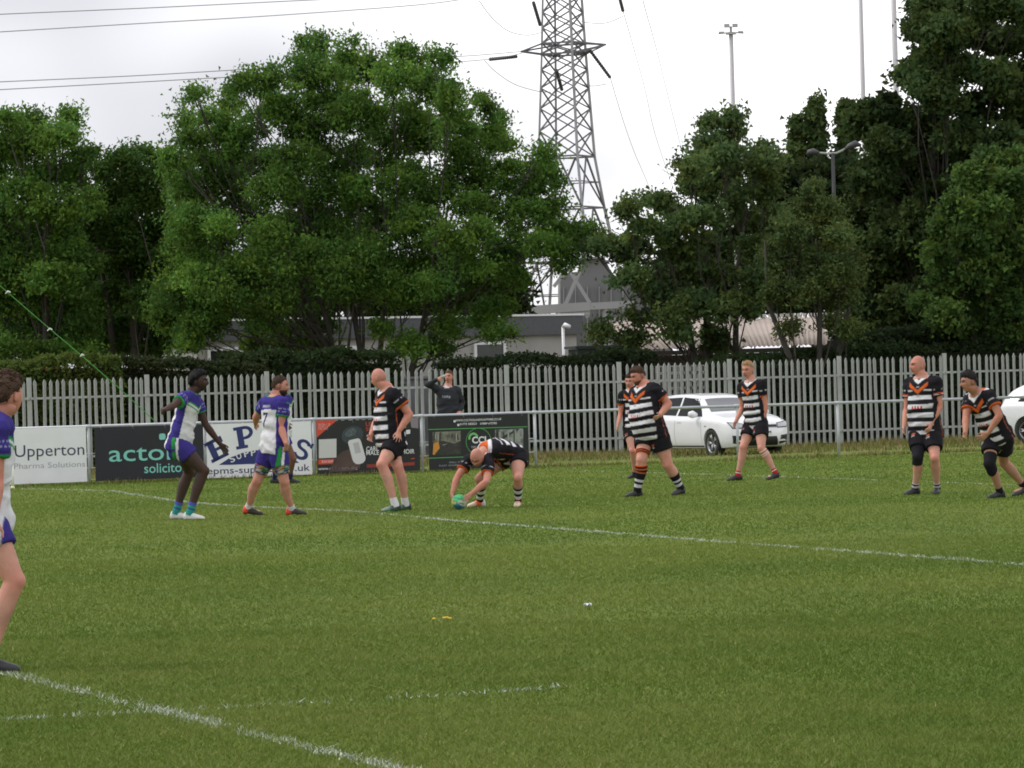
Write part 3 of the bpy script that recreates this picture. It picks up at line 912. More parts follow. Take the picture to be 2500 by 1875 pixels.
# ---------------------------------------------------------------- pylon
PZ = 330.0
M_PYL = mat('pylon_steel', (0.27, 0.275, 0.29), 0.55, 0.1, noise=0.15, nscale=.3)
M_PYD = mat('pylon_steel_dark', (0.12, 0.122, 0.135), 0.6, 0.1)
pm_ = PZ / F
base = at(1400, 800, PZ); base.z = GB
pyl = tag(empty('lattice_pylon', base), 'tall steel lattice electricity pylon rising behind the trees', 'pylon')
def zy(py): return at(1390, py, PZ).z - base.z
lev = [(-420, 1.15), (-200, 1.40), (0, 1.69), (106, 1.86), (130, 1.90), (383, 2.42), (508, 3.15), (640, 4.1), (820, 5.5)]
LZ = [zy(p) for p, _ in lev]; LR = [r for _, r in lev]
pcx = at(1371, 0, PZ).x; pcx2 = at(1398, 770, PZ).x
px_ = (at(1384, 400, PZ).x) - base.x
def leg(k, z):
    r = np.interp(z, LZ[::-1], LR[::-1])
    a = R(200) + k * math.pi / 2
    return Vector((px_ + r * math.cos(a), r * math.sin(a), z))
for k in range(4):
    for i in range(len(lev) - 1):
        q = MB(); q.bar(leg(k, LZ[i]), leg(k, LZ[i + 1]), 0.16 if LZ[i] > zy(383) - .1 else .20); q.build('leg', M_PYL, pyl)
brk = [-420, -360, -300, -240, -180, -120, -60, -15, 30, 68, 106, 130, 170, 215, 265, 320, 383]
for k in range(4):
    q = MB()
    for a, b_ in zip(brk[:-1], brk[1:]):
        za, zb = zy(a), zy(b_)
        q.bar(leg(k, za), leg(k + 1, zb), .10); q.bar(leg(k + 1, za), leg(k, zb), .10)
    for p in (383, 508, 640):
        q.bar(leg(k, zy(p)), leg(k + 1, zy(p)), .13)
    for a, b_ in ((383, 508), (508, 640), (640, 800)):
        za, zb = zy(a), zy(b_)
        mid = (leg(k, za) + leg(k + 1, za)) / 2
        q.bar(mid, leg(k, zb), .13); q.bar(mid, leg(k + 1, zb), .13)
        zc = (za + zb) / 2
        q.bar((mid + leg(k, zb)) / 2, leg(k, zc), .09); q.bar((mid + leg(k + 1, zb)) / 2, leg(k + 1, zc), .09)
        q.bar((mid + leg(k, zb)) / 2, (mid + leg(k + 1, zb)) / 2, .08)
    q.build('bracing', M_PYD, pyl)
def arms(py, tipl, tipr, nm):
    q = MB()
    zt, zb = zy(py), zy(py + 26)
    tl = at(*tipl, PZ) - base + Vector((0, -2.2, 0)); tr = at(*tipr, PZ) - base + Vector((0, 2.0, 0)); tr2 = tr + Vector((-1.4, -3.0, -.6))
    for k in range(4):
        q.bar(leg(k, zt), leg(k + 1, zt), .14); q.bar(leg(k, zb), leg(k + 1, zb), .14)
        q.bar(leg(k, zt), leg(k + 1, zb), .08)
    c = [leg(k, zb) for k in range(4)]; d = [leg(k, zt) for k in range(4)]
    left = sorted(range(4), key=lambda k: c[k].x)
    for k in left[:2]: q.bar(c[k], tl, .16); q.bar(d[k], tl, .12)
    for k in left[2:]: q.bar(c[k], tr2, .14); q.bar(d[k], tr, .14); q.bar(c[k], tr, .1)
    q.bar(tr, tr2, .12)
    q.build('cross_arm', M_PYD, pyl)
    return tl + base, tr2 + base, tr + base
tl1, tr1, tr1b = arms(106, (1273, 131), (1480, 104), 'a')
tl2, tr2, tr2b = arms(-150, (1190, -120), (1540, -150), 'b')
M_INS = mat('insulator_brown', (0.06, 0.055, 0.06), 0.35)
def insulator(a, b_, label):
    o = tag(empty('insulator_string', a), label, 'insulator')
    d = b_ - a; q = MB(); q.tube([(0, 0, 0), tuple(d)], [.045, .045], ref=(1, .3, 0), n=6)
    n = 13
    for k in range(n):
        p = d * ((k + .5) / n); e = d.normalized() * .045
        q.tube([tuple(p - e), tuple(p + e)], [.15, .15], ref=(1, .3, 0), n=8)
    q.build('discs', M_INS, o)
M_WIRE = mat('conductor', (0.18, 0.18, 0.19), 0.5)
def wire(name, pts, r, label):
    P = [Vector(p) for p in pts]
    o0 = P[0]
    Q = []
    # smooth curve through the points
    for i in range(len(P) - 1):
        p0, p1, p2, p3 = P[max(i - 1, 0)], P[i], P[i + 1], P[min(i + 2, len(P) - 1)]
        for k in range(8):
            t = k / 8
            Q.append(0.5 * ((2 * p1) + (p2 - p0) * t + (2 * p0 - 5 * p1 + 4 * p2 - p3) * t * t + (3 * p1 - p0 - 3 * p2 + p3) * t ** 3))
    Q.append(P[-1])
    q = MB(); q.tube([tuple(p - o0) for p in Q], [r] * len(Q), ref=(0, 0, 1), n=5)
    o = q.build(name, M_WIRE); o.location = o0
    tag(o, label, 'power line', 'power lines on the pylon')
def pxs(l): return [at(x, y, z) for x, y, z in l]
wire('power_line', pxs([(-80, 40, 250), (0, 35, 253), (350, 20, 265), (700, 3, 277), (1000, -12, 288)]), .03, 'topmost power line across the upper left sky')
wire('power_line', pxs([(-80, 83, 250), (0, 78, 253), (350, 57, 265), (700, 36, 277), (1060, 8, 291), (1210, -20, 296)]), .03, 'second power line from the top left reaching towards the pylon')
wire('power_line', pxs([(-80, 205, 250), (0, 200, 253), (350, 184, 266), (700, 163, 280), (1000, 144, 305), (1150, 136, 318)]) + [tl1], .03, 'upper of the two power lines at tree top height')
wire('power_line', pxs([(-80, 223, 250), (0, 219, 253), (350, 200, 266), (700, 180, 280), (1000, 160, 305), (1200, 144, 322)]) + [tl1 + Vector((0, 0, -.15))], .03, 'lower of the two power lines at tree top height')
insulator(at(1195, 145, 322), at(1262, 138, 328), 'long brown insulator string lying along the left power line')
i1 = at(1490, 190, 336); insulator(tr1, i1, 'slanting insulator string under the right cross arm tip')
i2 = at(1521, 27, 338); insulator(at(1509, -20, 334), i2, 'insulator string at the top edge right of the pylon')
i3 = at(1319, 62, 326); insulator(at(1302, 5, 323), i3, 'insulator string at the top edge left of the pylon')
i4 = at(1372, 220, 330); insulator(at(1358, 170, 328), i4, 'insulator string hanging in front of the pylon body')
wire('power_line', [i1] + pxs([(1520, 290, 400), (1548, 370, 480), (1578, 440, 570), (1610, 520, 700)]), .03, 'thin power line dropping from the right cross arm insulator')
wire('power_line', [i2] + pxs([(1545, 110, 400), (1575, 220, 480), (1600, 330, 560), (1640, 450, 700), (1662, 520, 800)]), .032, 'thin power line dropping from the upper right insulator')
wire('power_line', pxs([(1565, -30, 300), (1572, 10, 330), (1600, 110, 400), (1625, 210, 480), (1650, 310, 600), (1690, 470, 800)]), .032, 'outermost thin power line falling to the right of the pylon')
wire('power_line', pxs([(1481, 205, 334), (1450, 210, 332), (1425, 207, 331), (1405, 200, 330)]), .03, 'short jumper loop beside the pylon body on the right')
wire('power_line', pxs([(1521, 40, 336), (1480, 56, 334), (1440, 56, 332), (1420, 52, 331)]), .03, 'upper jumper loop right of the pylon body')
wire('power_line', pxs([(1170, 2, 300), (1200, 42, 305), (1240, 75, 312), (1285, 86, 322), (1320, 80, 330)]), .028, 'upper drooping jumper loop left of the pylon')
wire('power_line', pxs([(1183, 148, 322), (1210, 175, 322), (1255, 205, 324), (1310, 222, 328), (1345, 225, 330)]), .028, 'lower drooping jumper loop left of the pylon')

# ---------------------------------------------------------------- floodlight masts, street lamp
M_MAST = mat('mast_grey', (0.42, 0.41, 0.42), 0.5, 0.1)
def mast(px, top, bot, Y, label, head=False, r=.13):
    t = at(px, top, Y); b_ = Vector((t.x, t.y, GB))
    o = tag(empty('floodlight_mast', b_), label, 'mast', 'tall masts behind the trees')
    q = MB(); q.tube([(0, 0, 0), (0, 0, t.z - GB)], [r * 1.2, r * .8], ref=(1, 0, 0), n=10); q.build('pole', M_MAST, o, True)
    if head:
        h = t.z - GB
        q = MB(); q.box((0, 0, h), (.42, .3, .07)); q.box((0, 0, h + .15), (.10, .10, .3)); q.build('head_frame', M_MAST, o)
        for x in (-.17, .17): MB().box((x, -.15, h + .32), (.22, .2, .14), 0).build('lamp_head', M_MAST, o)
        for s in (-1, 1):
            q = MB(); q.bar((0, 0, h + .05), (s * .52, -.1, h + .0), .05); q.build('arm', M_MAST, o)
            MB().box((s * .40, -.1, h + .05), (.22, .16, .07)).build('lamp_head', M_MAST, o)
mast(1784.5, 82, 380, 170, 'thin floodlight mast topped with lamps left of the poplars', True, .11)
mast(2099, -60, 260, 170, 'plain tall mast behind the poplars, left of the pair', False, .11)
mast(2180, -60, 260, 170, 'plain tall mast rising behind the dark right hand tree', False, .13)
lp = at(2033, 374, 102.5)
sl = tag(empty('street_lamp', (lp.x, lp.y, GB)), 'street lamp with two dark drooping heads above the right hand trees', 'street lamp')
lh = lp.z - GB
q = MB(); q.tube([(0, 0, 0), (0, 0, lh)], [.07, .045], ref=(1, 0, 0)); q.build('column', mat('lamp_column', (0.035, .037, .035), .7), sl, True)
M_LAMP = mat('lamp_grey', (0.05, 0.05, 0.055), 0.6)
q = MB(); q.tube([(-.35, 0, lh + .02), (-.12, 0, lh - .01), (.1, 0, lh + .0), (.32, 0, lh + .10)], [.028] * 4, ref=(0, 1, 0), n=8); q.build('arm', mat('lamp_arm', (.30, .30, .29), .5), sl, True)
for pts in ([(-.66, 0, -.02), (-.6, 0, .03), (-.48, 0, .05), (-.34, 0, .03)], [(.28, 0, .06), (.42, 0, .16), (.58, 0, .22), (.72, 0, .18)]):
    q = MB(); q.tube([(x, y, z + lh) for x, y, z in pts], [.02, .075, .09, .03], [.02, .12, .13, .04], ref=(0, 0, 1), n=12); q.build('lamp_head', M_LAMP, sl, True)

# ---------------------------------------------------------------- things under the left trees
M_TARP = mat('blue_tarpaulin', (0.035, 0.075, 0.16), 0.45, noise=0.2, nscale=3, bump=.5, bscale=6)
tp = at(262, 880, 104)
tpo = Vector((tp.x, tp.y, GB))
nv = 26
v, f = [], []
for j in range(nv):
    for i in range(nv):
        a, b_ = i / (nv - 1) * 2 - 1, j / (nv - 1) * 2 - 1
        r_ = math.sqrt(a * a + b_ * b_)
        h = 2.48 - .65 * max(abs(a), abs(b_)) ** 3 - (1.1 * max(0, max(abs(a), abs(b_)) - .8) / .2) + .12 * math.sin(a * 7 + b_ * 3) * .6 + .05 * math.sin(a * 17 - b_ * 5)
        v.append((a * .62 * (1 + .05 * math.sin(b_ * 9)), b_ * .9, max(h - .25 * a, .02)))
for j in range(nv - 1):
    for i in range(nv - 1): f.append((j * nv + i, j * nv + i + 1, (j + 1) * nv + i + 1, (j + 1) * nv + i))
o = obj('blue_tarpaulin', new_mesh('blue_tarpaulin', np.array(v), f, True), M_TARP, None, tpo)
tag(o, 'crumpled blue tarpaulin over a heap under the dark left trees', 'tarpaulin')
oo = at(112, 880, 106)
orb = tag(empty('orange_barrow', (oo.x, oo.y, GB)), 'faded orange drum shape half hidden under the left trees', 'drum')
q = MB(); q.lathe([(.02, 1.9), (.30, 1.9), (.33, 1.95), (.36, 2.2), (.34, 2.55), (.26, 2.72), (.02, 2.74)], n=20); q.build('drum', mat('faded_orange', (0.30, 0.09, 0.03), .6, noise=.4, nscale=4), orb, True)
q = MB()
for x in (-.3, .3):
    for y in (-.25, .25): q.bar((x, y, 0), (x * .8, y * .8, 1.95), .08)
q.build('stand', M_WOOD, orb)

# green rope with white tags dropping to the rail
rp = [on_plane(-140, 578, 77.6), on_plane(0, 698, 77.7), on_plane(125, 806, 77.8), on_plane(200, 869, 77.85), on_plane(290, 947, 77.9), on_plane(380, 1030, 78.0)]
ro = tag(empty('green_rope', rp[-1]), 'thin green rope slanting down from upper left to the rail', 'rope')
q = MB(); q.tube([tuple(p - rp[-1]) for p in rp], [.008] * 6, ref=(0, 1, 0), n=5); q.build('rope', mat('rope_green', (0.07, 0.32, 0.05), .6), ro)
for (px, py, s) in ((20, 714, .045), (122, 805, .045), (201, 868, .035)):
    p = on_plane(px, py, 77.7) - rp[-1]
    q = MB(); q.tube([(p.x - s * 1.1, p.y - .02, p.z - .02), (p.x, p.y - .03, p.z + .02), (p.x + s, p.y - .02, p.z + .0)], [.008, .018, .011], ref=(0, 0, 1), n=6); q.build('white_tag', M_WHITE, ro)
# small white marker post in front of the first board
cp = ground_at(31, 1194)
mk = tag(empty('marker_post', cp), 'short white marker post standing in front of the leftmost board', 'marker post')
q = MB(); q.tube([(0, 0, 0), (0, 0, .50)], [.03, .028], ref=(1, 0, 0), n=12, ); q.build('post', mat('post_white', (.78, .78, .70), .5), mk, True)
q = MB(); q.tube([(0, 0, .0), (0, 0, .05)], [.045, .032], ref=(1, 0, 0), n=12, ); q.build('foot', mat('post_foot', (.65, .64, .40), .5), mk, True)

# litter and flowers on the grass
g_ = ground_at(1435, 1488)
v, f = [], []
for j in range(5):
    for i in range(6):
        v.append(((i - 2.5) * .0105, (j - 2) * .012, .035 + .012 * math.sin(i * 2.1 + j * 1.3) + .006 * math.cos(j * 2.7)))
for j in range(4):
    for i in range(5): f.append((j * 6 + i, j * 6 + i + 1, (j + 1) * 6 + i + 1, (j + 1) * 6 + i))
o = obj('paper_scrap', new_mesh('paper_scrap', np.array(v), f, True), M_PVC, None, g_)
o.modifiers.new('thickness', 'SOLIDIFY').thickness = .004
tag(o, 'crumpled white paper scrap lying on the grass', 'litter')
M_YEL = mat('yellow_petal', (0.75, 0.50, 0.02), .6)
for k, (px, py) in enumerate(((1085, 1524), (1092, 1523), (1099, 1525), (1060, 1526))):
    p = ground_at(px, py)
    fl = tag(empty('yellow_flower', p), ('leftmost', 'middle', 'rightmost')[k] + ' yellow flower of the tight cluster in the foreground grass' if k < 3 else 'single yellow flower just left of the yellow cluster', 'flower', 'yellow flowers in the grass')
    q = MB(); q.tube([(0, 0, 0), (0, 0, .035)], [.002, .002], ref=(1, 0, 0), n=5); q.build('stem', mat('stem_green', (.06, .12, .02), .7), fl)
    q = MB(); q.lathe([(.001, .036), (.010, .040), (.014, .046), (.008, .050), (.001, .048)], n=9); q.build('bloom', M_YEL, fl, True)
# ---------------------------------------------------------------- trees and hedges
M_LEAF = leaf_mat('tree_leaf', 0.42, 0.7)
M_BARK = mat('bark', (0.050, 0.044, 0.036), 0.9, noise=0.35, nscale=3.0, bump=.6, bscale=12)

def leaf_quads(C, D, size, asp, rg):
    n = len(C)
    r = rg.normal(size=(n, 3))
    Wv = np.cross(D, r); Wv /= np.linalg.norm(Wv, axis=1)[:, None] + 1e-9
    Lh = (size * rg.uniform(.65, 1.35, n))[:, None]
    b = C - D * Lh * .5
    v = np.stack([b + Wv * Lh * asp * .62, b - Wv * Lh * asp * .62 + D * Lh * .25, C + D * Lh * .5], 1).reshape(-1, 3)
    f = np.arange(3 * n).reshape(-1, 3)
    return v, f

def tree(name, label, base_px, Y, lobes, colour, seed, leaf=.13, asp=.5, dens=1.0, clump=.34, droop=.4, depth=.75, trunk_r=.16, stems=1, spread=.3, group='trees behind the fence', fill=1.0, limb_top=None):
    """lobes: (px, py, rx, ry) of each mass of foliage on the photograph; its own distance is drawn around Y"""
    rg = np.random.default_rng(seed)
    b0 = at(base_px, 900, Y); b0 = Vector((b0.x, b0.y, GB))
    root = tag(empty(name, b0), label, 'tree', group)
    mp_ = Y / F
    xs_ = [l[0] for l in lobes]; mid = (min(xs_) + max(xs_)) / 2; half = (max(xs_) - min(xs_)) / 2 * mp_ + .5
    Cs, cl_c, LC = [], [], []
    for lb_ in lobes:
        px, py, rx, ry = lb_[:4]
        off = abs((px - mid) * mp_) / half
        dd = rg.uniform(-1, 1) * depth * half * math.sqrt(max(.05, 1 - min(off, 1) ** 2)) * .8
        if len(lb_) > 4: dd = lb_[4]
        c = at(px, py, Y + dd)
        k = (Y + dd) / F
        ax, az = rx * k, ry * k
        ay = max(.4, (ax + az) / 2 * 1.05)
        LC.append((c, ax, ay, az))
        nc = max(8, int(24 * dens * (ax * az) ** .9 / clump ** 1.4))
        d = rg.normal(size=(nc, 3)); d /= np.linalg.norm(d, axis=1)[:, None]
        rad = rg.uniform(.2, 1.15, nc) ** .55
        cc = np.array(c) + d * rad[:, None] * np.array((ax, ay, az)) * .86
        Cs.append(cc)
        cl_c.append(np.repeat(rg.normal(0, .10), nc))
    CC = np.vstack(Cs); lobe_t = np.concatenate(cl_c)
    nl = rg.integers(int(70 * fill), int(120 * fill), len(CC))
    idx = np.repeat(np.arange(len(CC)), nl)
    cr = clump * rg.uniform(.45, 1.15, len(CC))
    d = rg.normal(size=(len(idx), 3)); d /= np.linalg.norm(d, axis=1)[:, None]
    P = CC[idx] + rg.normal(size=(len(idx), 3)) * (cr[idx] * .50)[:, None] * np.array((1.1, 1.1, .8))
    D = d * .8 + rg.normal(size=(len(idx), 3)) * .7 + np.array((0, 0, -droop))
    D /= np.linalg.norm(D, axis=1)[:, None]
    v, f = leaf_quads(P, D, leaf, asp, rg)
    col = np.array(colour)
    tone = 1 + lobe_t[idx] * 1.5 + rg.normal(0, .18, len(CC))[idx] + rg.normal(0, .16, len(idx))
    yel = np.clip(rg.normal(0, .5, len(CC))[idx] + rg.normal(0, .35, len(idx)), -1, 1.5)
    c = col * np.clip(tone, .45, 1.8)[:, None] * np.c_[1 + .22 * yel, 1 + .06 * yel, 1 - .15 * yel]
    v -= np.array(b0)
    obj('crown', new_mesh('crown', v, f, False, np.repeat(np.clip(c, .003, .5), 3, 0)), M_LEAF, root)
    # trunk, limbs, twigs
    zc = np.mean([q[0].z for q in LC])
    zlow = min(q[0].z - q[3] for q in LC)
    q = MB()
    heads = []
    for s in range(stems):
        a = 2 * math.pi * s / max(stems, 1) + .5
        sx = (s - (stems - 1) / 2) * spread
        top = Vector((sx * 3.0 + rg.normal(0, .25), rg.normal(0, .35), (limb_top or (zc + .6)) - GB))
        foot = Vector((sx * 1.0, rg.normal(0, .12), -.1))
        m1 = foot.lerp(top, .35) + Vector((rg.normal(0, .1), rg.normal(0, .1), 0))
        m2 = foot.lerp(top, .7) + Vector((rg.normal(0, .12), rg.normal(0, .12), 0))
        r0 = trunk_r * rg.uniform(.75, 1.1)
        q.tube([foot, foot.lerp(m1, .3), m1, m2, top], [r0 * 1.35, r0, r0 * .85, r0 * .6, r0 * .25], ref=(1, .2, 0), n=10)
        heads.append((foot, m1, m2, top, r0))
    q.build('trunk', M_BARK, root, True)
    q = MB()
    for (c, ax, ay, az) in LC:
        cl = c - b0
        h = min(heads, key=lambda h: (h[2] - cl).length)
        cand = [h[1].lerp(h[2], .5), h[2], h[2].lerp(h[3], .5), h[1], h[3]]
        ks = rg.uniform(.15, .98)
        tz = h[0].z + (h[3].z - h[0].z) * ks
        aim = min(tz, max(cl.z - rg.uniform(.2, 1.6) * (.4 + .3 * abs(cl.x - h[2].x)), h[0].z + 1.6))
        pts4 = [h[0], h[1], h[2], h[3]]
        st = h[3]
        for pa, pb in zip(pts4[:-1], pts4[1:]):
            if pa.z <= aim <= pb.z: st = pa.lerp(pb, (aim - pa.z) / (pb.z - pa.z)); break
        mid_ = st.lerp(cl, .5) + Vector((rg.normal(0, .07), rg.normal(0, .07), rg.normal(-.02, .07))) * (cl - st).length
        rr_ = max(.008, min(.024, .007 + .005 * (cl - st).length))
        q.tube([st, mid_, cl], [rr_ * 1.2, rr_ * .8, rr_ * .35], ref=(.2, 1, 0), n=6)
        for _ in range(5):
            e = cl + Vector((rg.normal(0, .6) * ax, rg.normal(0, .6) * ay, rg.normal(.1, .6) * az))
            q.tube([mid_.lerp(cl, rg.uniform(.3, 1)), e], [.014, .006], ref=(.2, 1, .1), n=4)
    q.build('branches', M_BARK, root)
    return root

ASH = (0.098, 0.190, 0.034)
tree('ash_tree', 'large spreading multi stemmed tree with bright green leaves in the middle', 880, 106, [
    (770, 118, 46, 40), (735, 165, 50, 40), (842, 130, 44, 42), (890, 165, 60, 46), (800, 215, 80, 60), (994, 140, 46, 40), (960, 190, 60, 46), (1075, 138, 34, 24), (1050, 195, 60, 50), (1105, 245, 50, 60),
    (640, 190, 50, 36), (590, 205, 34, 26), (680, 250, 70, 55), (560, 245, 36, 36), (478, 233, 18, 18), (455, 292, 22, 20), (500, 285, 34, 26), (585, 310, 70, 50), (545, 350, 60, 45), (470, 345, 40, 30), (425, 385, 34, 30), (500, 395, 60, 40),
    (760, 300, 90, 60), (860, 280, 90, 70), (960, 290, 90, 70), (1040, 320, 80, 60), (1120, 330, 60, 60), (1185, 262, 30, 34), (1215, 300, 32, 30), (1175, 340, 50, 46), (1235, 345, 34, 34),
    (640, 400, 70, 46), (720, 390, 70, 50), (820, 390, 80, 56), (930, 380, 70, 50), (1140, 420, 70, 56), (1220, 420, 60, 50), (1330, 372, 22, 18), (1310, 405, 40, 28), (1345, 430, 36, 36), (1290, 460, 50, 40),
    (560, 455, 70, 44), (470, 470, 60, 50), (640, 470, 50, 36), (790, 455, 46, 40), (960, 455, 60, 34), (1060, 470, 70, 40), (1180, 500, 80, 50), (1290, 530, 60, 46), (1350, 500, 36, 34), (1370, 560, 56, 36),
    (470, 560, 60, 60), (530, 520, 36, 34), (700, 540, 40, 34), (820, 540, 60, 40), (920, 530, 70, 44), (1020, 550, 80, 48), (1130, 575, 80, 46), (1240, 600, 80, 46), (1330, 600, 60, 34), (1395, 590, 44, 26),
    (480, 650, 60, 50), (560, 660, 50, 30), (640, 620, 60, 34), (740, 610, 80, 46), (860, 620, 90, 46), (980, 640, 90, 50), (1100, 660, 90, 50), (1210, 680, 80, 44), (1255, 670, 40, 30),
    (440, 720, 50, 46), (520, 725, 70, 44), (620, 720, 80, 40), (740, 715, 90, 36), (860, 705, 70, 34), (1000, 715, 70, 34), (1110, 735, 70, 34), (1200, 750, 60, 30), 
    (425, 790, 36, 30), (480, 780, 40, 26), (640, 780, 50, 34), (700, 830, 50, 40), (620, 840, 34, 30), (780, 790, 40, 30), (1100, 800, 50, 28), (1180, 790, 50, 28), (1075, 850, 46, 26), (990, 850, 44, 30), (1220, 815, 44, 20), (930, 800, 30, 24), (770, 850, 36, 30), (720, 480, 46, 36), (860, 470, 60, 40), (770, 560, 60, 40), (900, 580, 60, 44), (1000, 500, 60, 40), (690, 590, 50, 34), (450, 830, 40, 30), (600, 690, 60, 40), (680, 680, 60, 40), (830, 670, 70, 40), (1230, 630, 50, 36), (820, 600, 50, 40), (1080, 600, 60, 40), (440, 620, 50, 50), (420, 700, 40, 40), (400, 760, 40, 36), (470, 820, 46, 30), (520, 790, 46, 30), (450, 540, 46, 40), (520, 600, 46, 40), (745, 520, 50, 36), (650, 560, 50, 36), (610, 520, 46, 36), (880, 500, 50, 34), (560, 400, 46, 36), (450, 430, 46, 36), (700, 450, 46, 34), (1010, 430, 50, 34), (640, 660, 60, 34), (560, 570, 40, 30), (600, 640, 56, 36, -2.6), (700, 665, 60, 36, -2.8), (545, 545, 44, 34, -2.4), (810, 690, 60, 34, -3.0), (650, 575, 50, 34, -2.6), (930, 690, 60, 34, -2.8), (1050, 690, 56, 32, -2.6), (490, 680, 46, 36, -2.2), (760, 610, 56, 36, -2.8), (1150, 640, 56, 34, -2.4), (880, 620, 56, 36, -3.0), (560, 720, 56, 34, -2.6), (690, 735, 56, 28, -2.8), (1400, 600, 46, 28), (1435, 568, 30, 22), (1375, 640, 36, 20)],
    ASH, 101, leaf=.115, asp=.46, dens=.70, clump=.36, trunk_r=.10, stems=5, spread=.34, droop=.5, limb_top=6.2)

DK = (0.064, 0.124, 0.024)
tree('leafy_tree', 'dense green tree at the left edge with a ragged top', 90, 111, [
    (10, 300, 40, 36), (80, 300, 46, 36), (60, 350, 60, 40), (175, 290, 22, 22), (165, 325, 24, 24), (130, 345, 50, 36), (205, 375, 30, 36), (20, 390, 60, 50), (100, 410, 70, 50), (180, 430, 50, 44), (-40, 420, 60, 60), (40, 480, 80, 50), (140, 500, 70, 50), (215, 490, 30, 40), (-20, 560, 80, 50), (70, 580, 80, 50), (170, 590, 60, 50), (30, 660, 90, 50), (130, 680, 80, 44), (210, 660, 40, 40), (-40, 700, 70, 60), (60, 740, 90, 44), (170, 750, 60, 36), (-60, 330, 50, 40), (-70, 600, 60, 60), (40, 800, 70, 34), (130, 815, 60, 34), (200, 800, 50, 34), (-20, 850, 60, 30), (90, 860, 60, 26), (180, 855, 60, 26), (110, 640, 60, 44), (20, 620, 60, 44)],
    ASH, 102, leaf=.13, asp=.45, dens=.66, clump=.38, trunk_r=.16, stems=2, group='trees behind the fence')
tree('leafy_tree', 'smaller rounded green tree between the left edge tree and the big one', 320, 113, [
    (300, 385, 44, 26), (350, 375, 30, 24), (260, 410, 40, 30), (330, 425, 70, 40), (400, 400, 40, 34), (280, 480, 60, 46), (370, 490, 70, 46), (300, 560, 80, 50), (390, 570, 60, 50), (260, 620, 60, 50), (350, 650, 80, 50), (280, 710, 80, 40), (380, 730, 70, 40), (230, 560, 40, 44), (430, 650, 40, 50), (240, 760, 60, 30), (340, 790, 70, 30), (260, 830, 60, 30), (340, 850, 60, 26), (400, 830, 40, 30), (310, 610, 60, 44), (400, 640, 46, 40)],
    DK, 103, leaf=.14, asp=.45, dens=.70, clump=.36, trunk_r=.14, stems=2)

ALD = (0.100, 0.152, 0.048)
tree('alder_tree', 'loose grey green tree with a narrow top left of the street lamp', 1745, 104, [
    (1782, 290, 22, 20), (1740, 305, 26, 22), (1775, 330, 32, 26), (1730, 350, 36, 26), (1710, 375, 40, 30), (1775, 372, 34, 28), (1690, 400, 40, 30), (1760, 420, 70, 36), (1850, 370, 36, 26), (1880, 385, 30, 20), (1850, 415, 50, 30), (1690, 460, 60, 36), (1780, 475, 70, 40), (1870, 460, 40, 30),
    (1600, 490, 40, 24), (1545, 510, 36, 26), (1640, 510, 46, 30), (1720, 530, 70, 36), (1810, 540, 60, 40), (1880, 530, 30, 34), (1570, 560, 60, 32), (1660, 575, 70, 36), (1760, 600, 70, 40), (1850, 610, 50, 40), (1540, 620, 60, 36), (1640, 640, 70, 40), (1740, 670, 80, 40), (1840, 680, 50, 40), (1530, 680, 44, 30), (1485, 585, 34, 22), (1450, 600, 26, 18), (1610, 700, 60, 36), (1700, 740, 60, 40), (1790, 750, 60, 36), (1570, 765, 44, 24), (1650, 775, 40, 22), (1550, 820, 40, 22), (1740, 830, 34, 40), (1470, 800, 40, 26), (1660, 815, 26, 20)],
    ALD, 104, leaf=.125, asp=.62, dens=.52, clump=.33, trunk_r=.13, stems=3, spread=.25, droop=.25)
tree('willow_shrub_tree', 'olive twiggy tree standing in front of the street lamp column', 1985, 101.4, [
    (1985, 455, 30, 28), (1955, 500, 44, 34), (2020, 510, 44, 36), (1930, 560, 50, 40), (2000, 570, 60, 46), (2050, 580, 36, 40), (1940, 640, 60, 50), (2030, 660, 60, 50), (1960, 710, 50, 36), (2060, 730, 40, 36), (1900, 700, 40, 50), (2080, 660, 30, 50), (2075, 800, 30, 36), (1925, 805, 26, 24), (2030, 790, 26, 24), (1890, 610, 30, 40)],
    (0.092, 0.132, 0.040), 105, leaf=.11, asp=.4, dens=.62, clump=.30, trunk_r=.10, stems=3, droop=.1)
PT = (0.062, 0.098, 0.030)
for cx_, top, lab, sd in ((1995, 262, 'tallest narrow poplar spire of the three', 106), (2065, 262, 'right hand poplar spire beside the dark tree', 107), (1945, 305, 'short leftmost poplar spire', 108)):
    lb = []
    y_ = top
    w_ = 6
    while y_ < 640:
        lb += [(cx_ + random.uniform(-5, 5), y_, w_, 22), (cx_ + random.uniform(-12, 12), y_ + 12, w_, 20)]
        y_ += 22; w_ = min(21, w_ + 1.3)
    tree('poplar_tree', lab, cx_, 160, lb, PT, sd, leaf=.19, asp=.7, dens=.55, clump=.27, trunk_r=.18, droop=.0, depth=.3, group='poplars')
DK2 = (0.054, 0.086, 0.026)
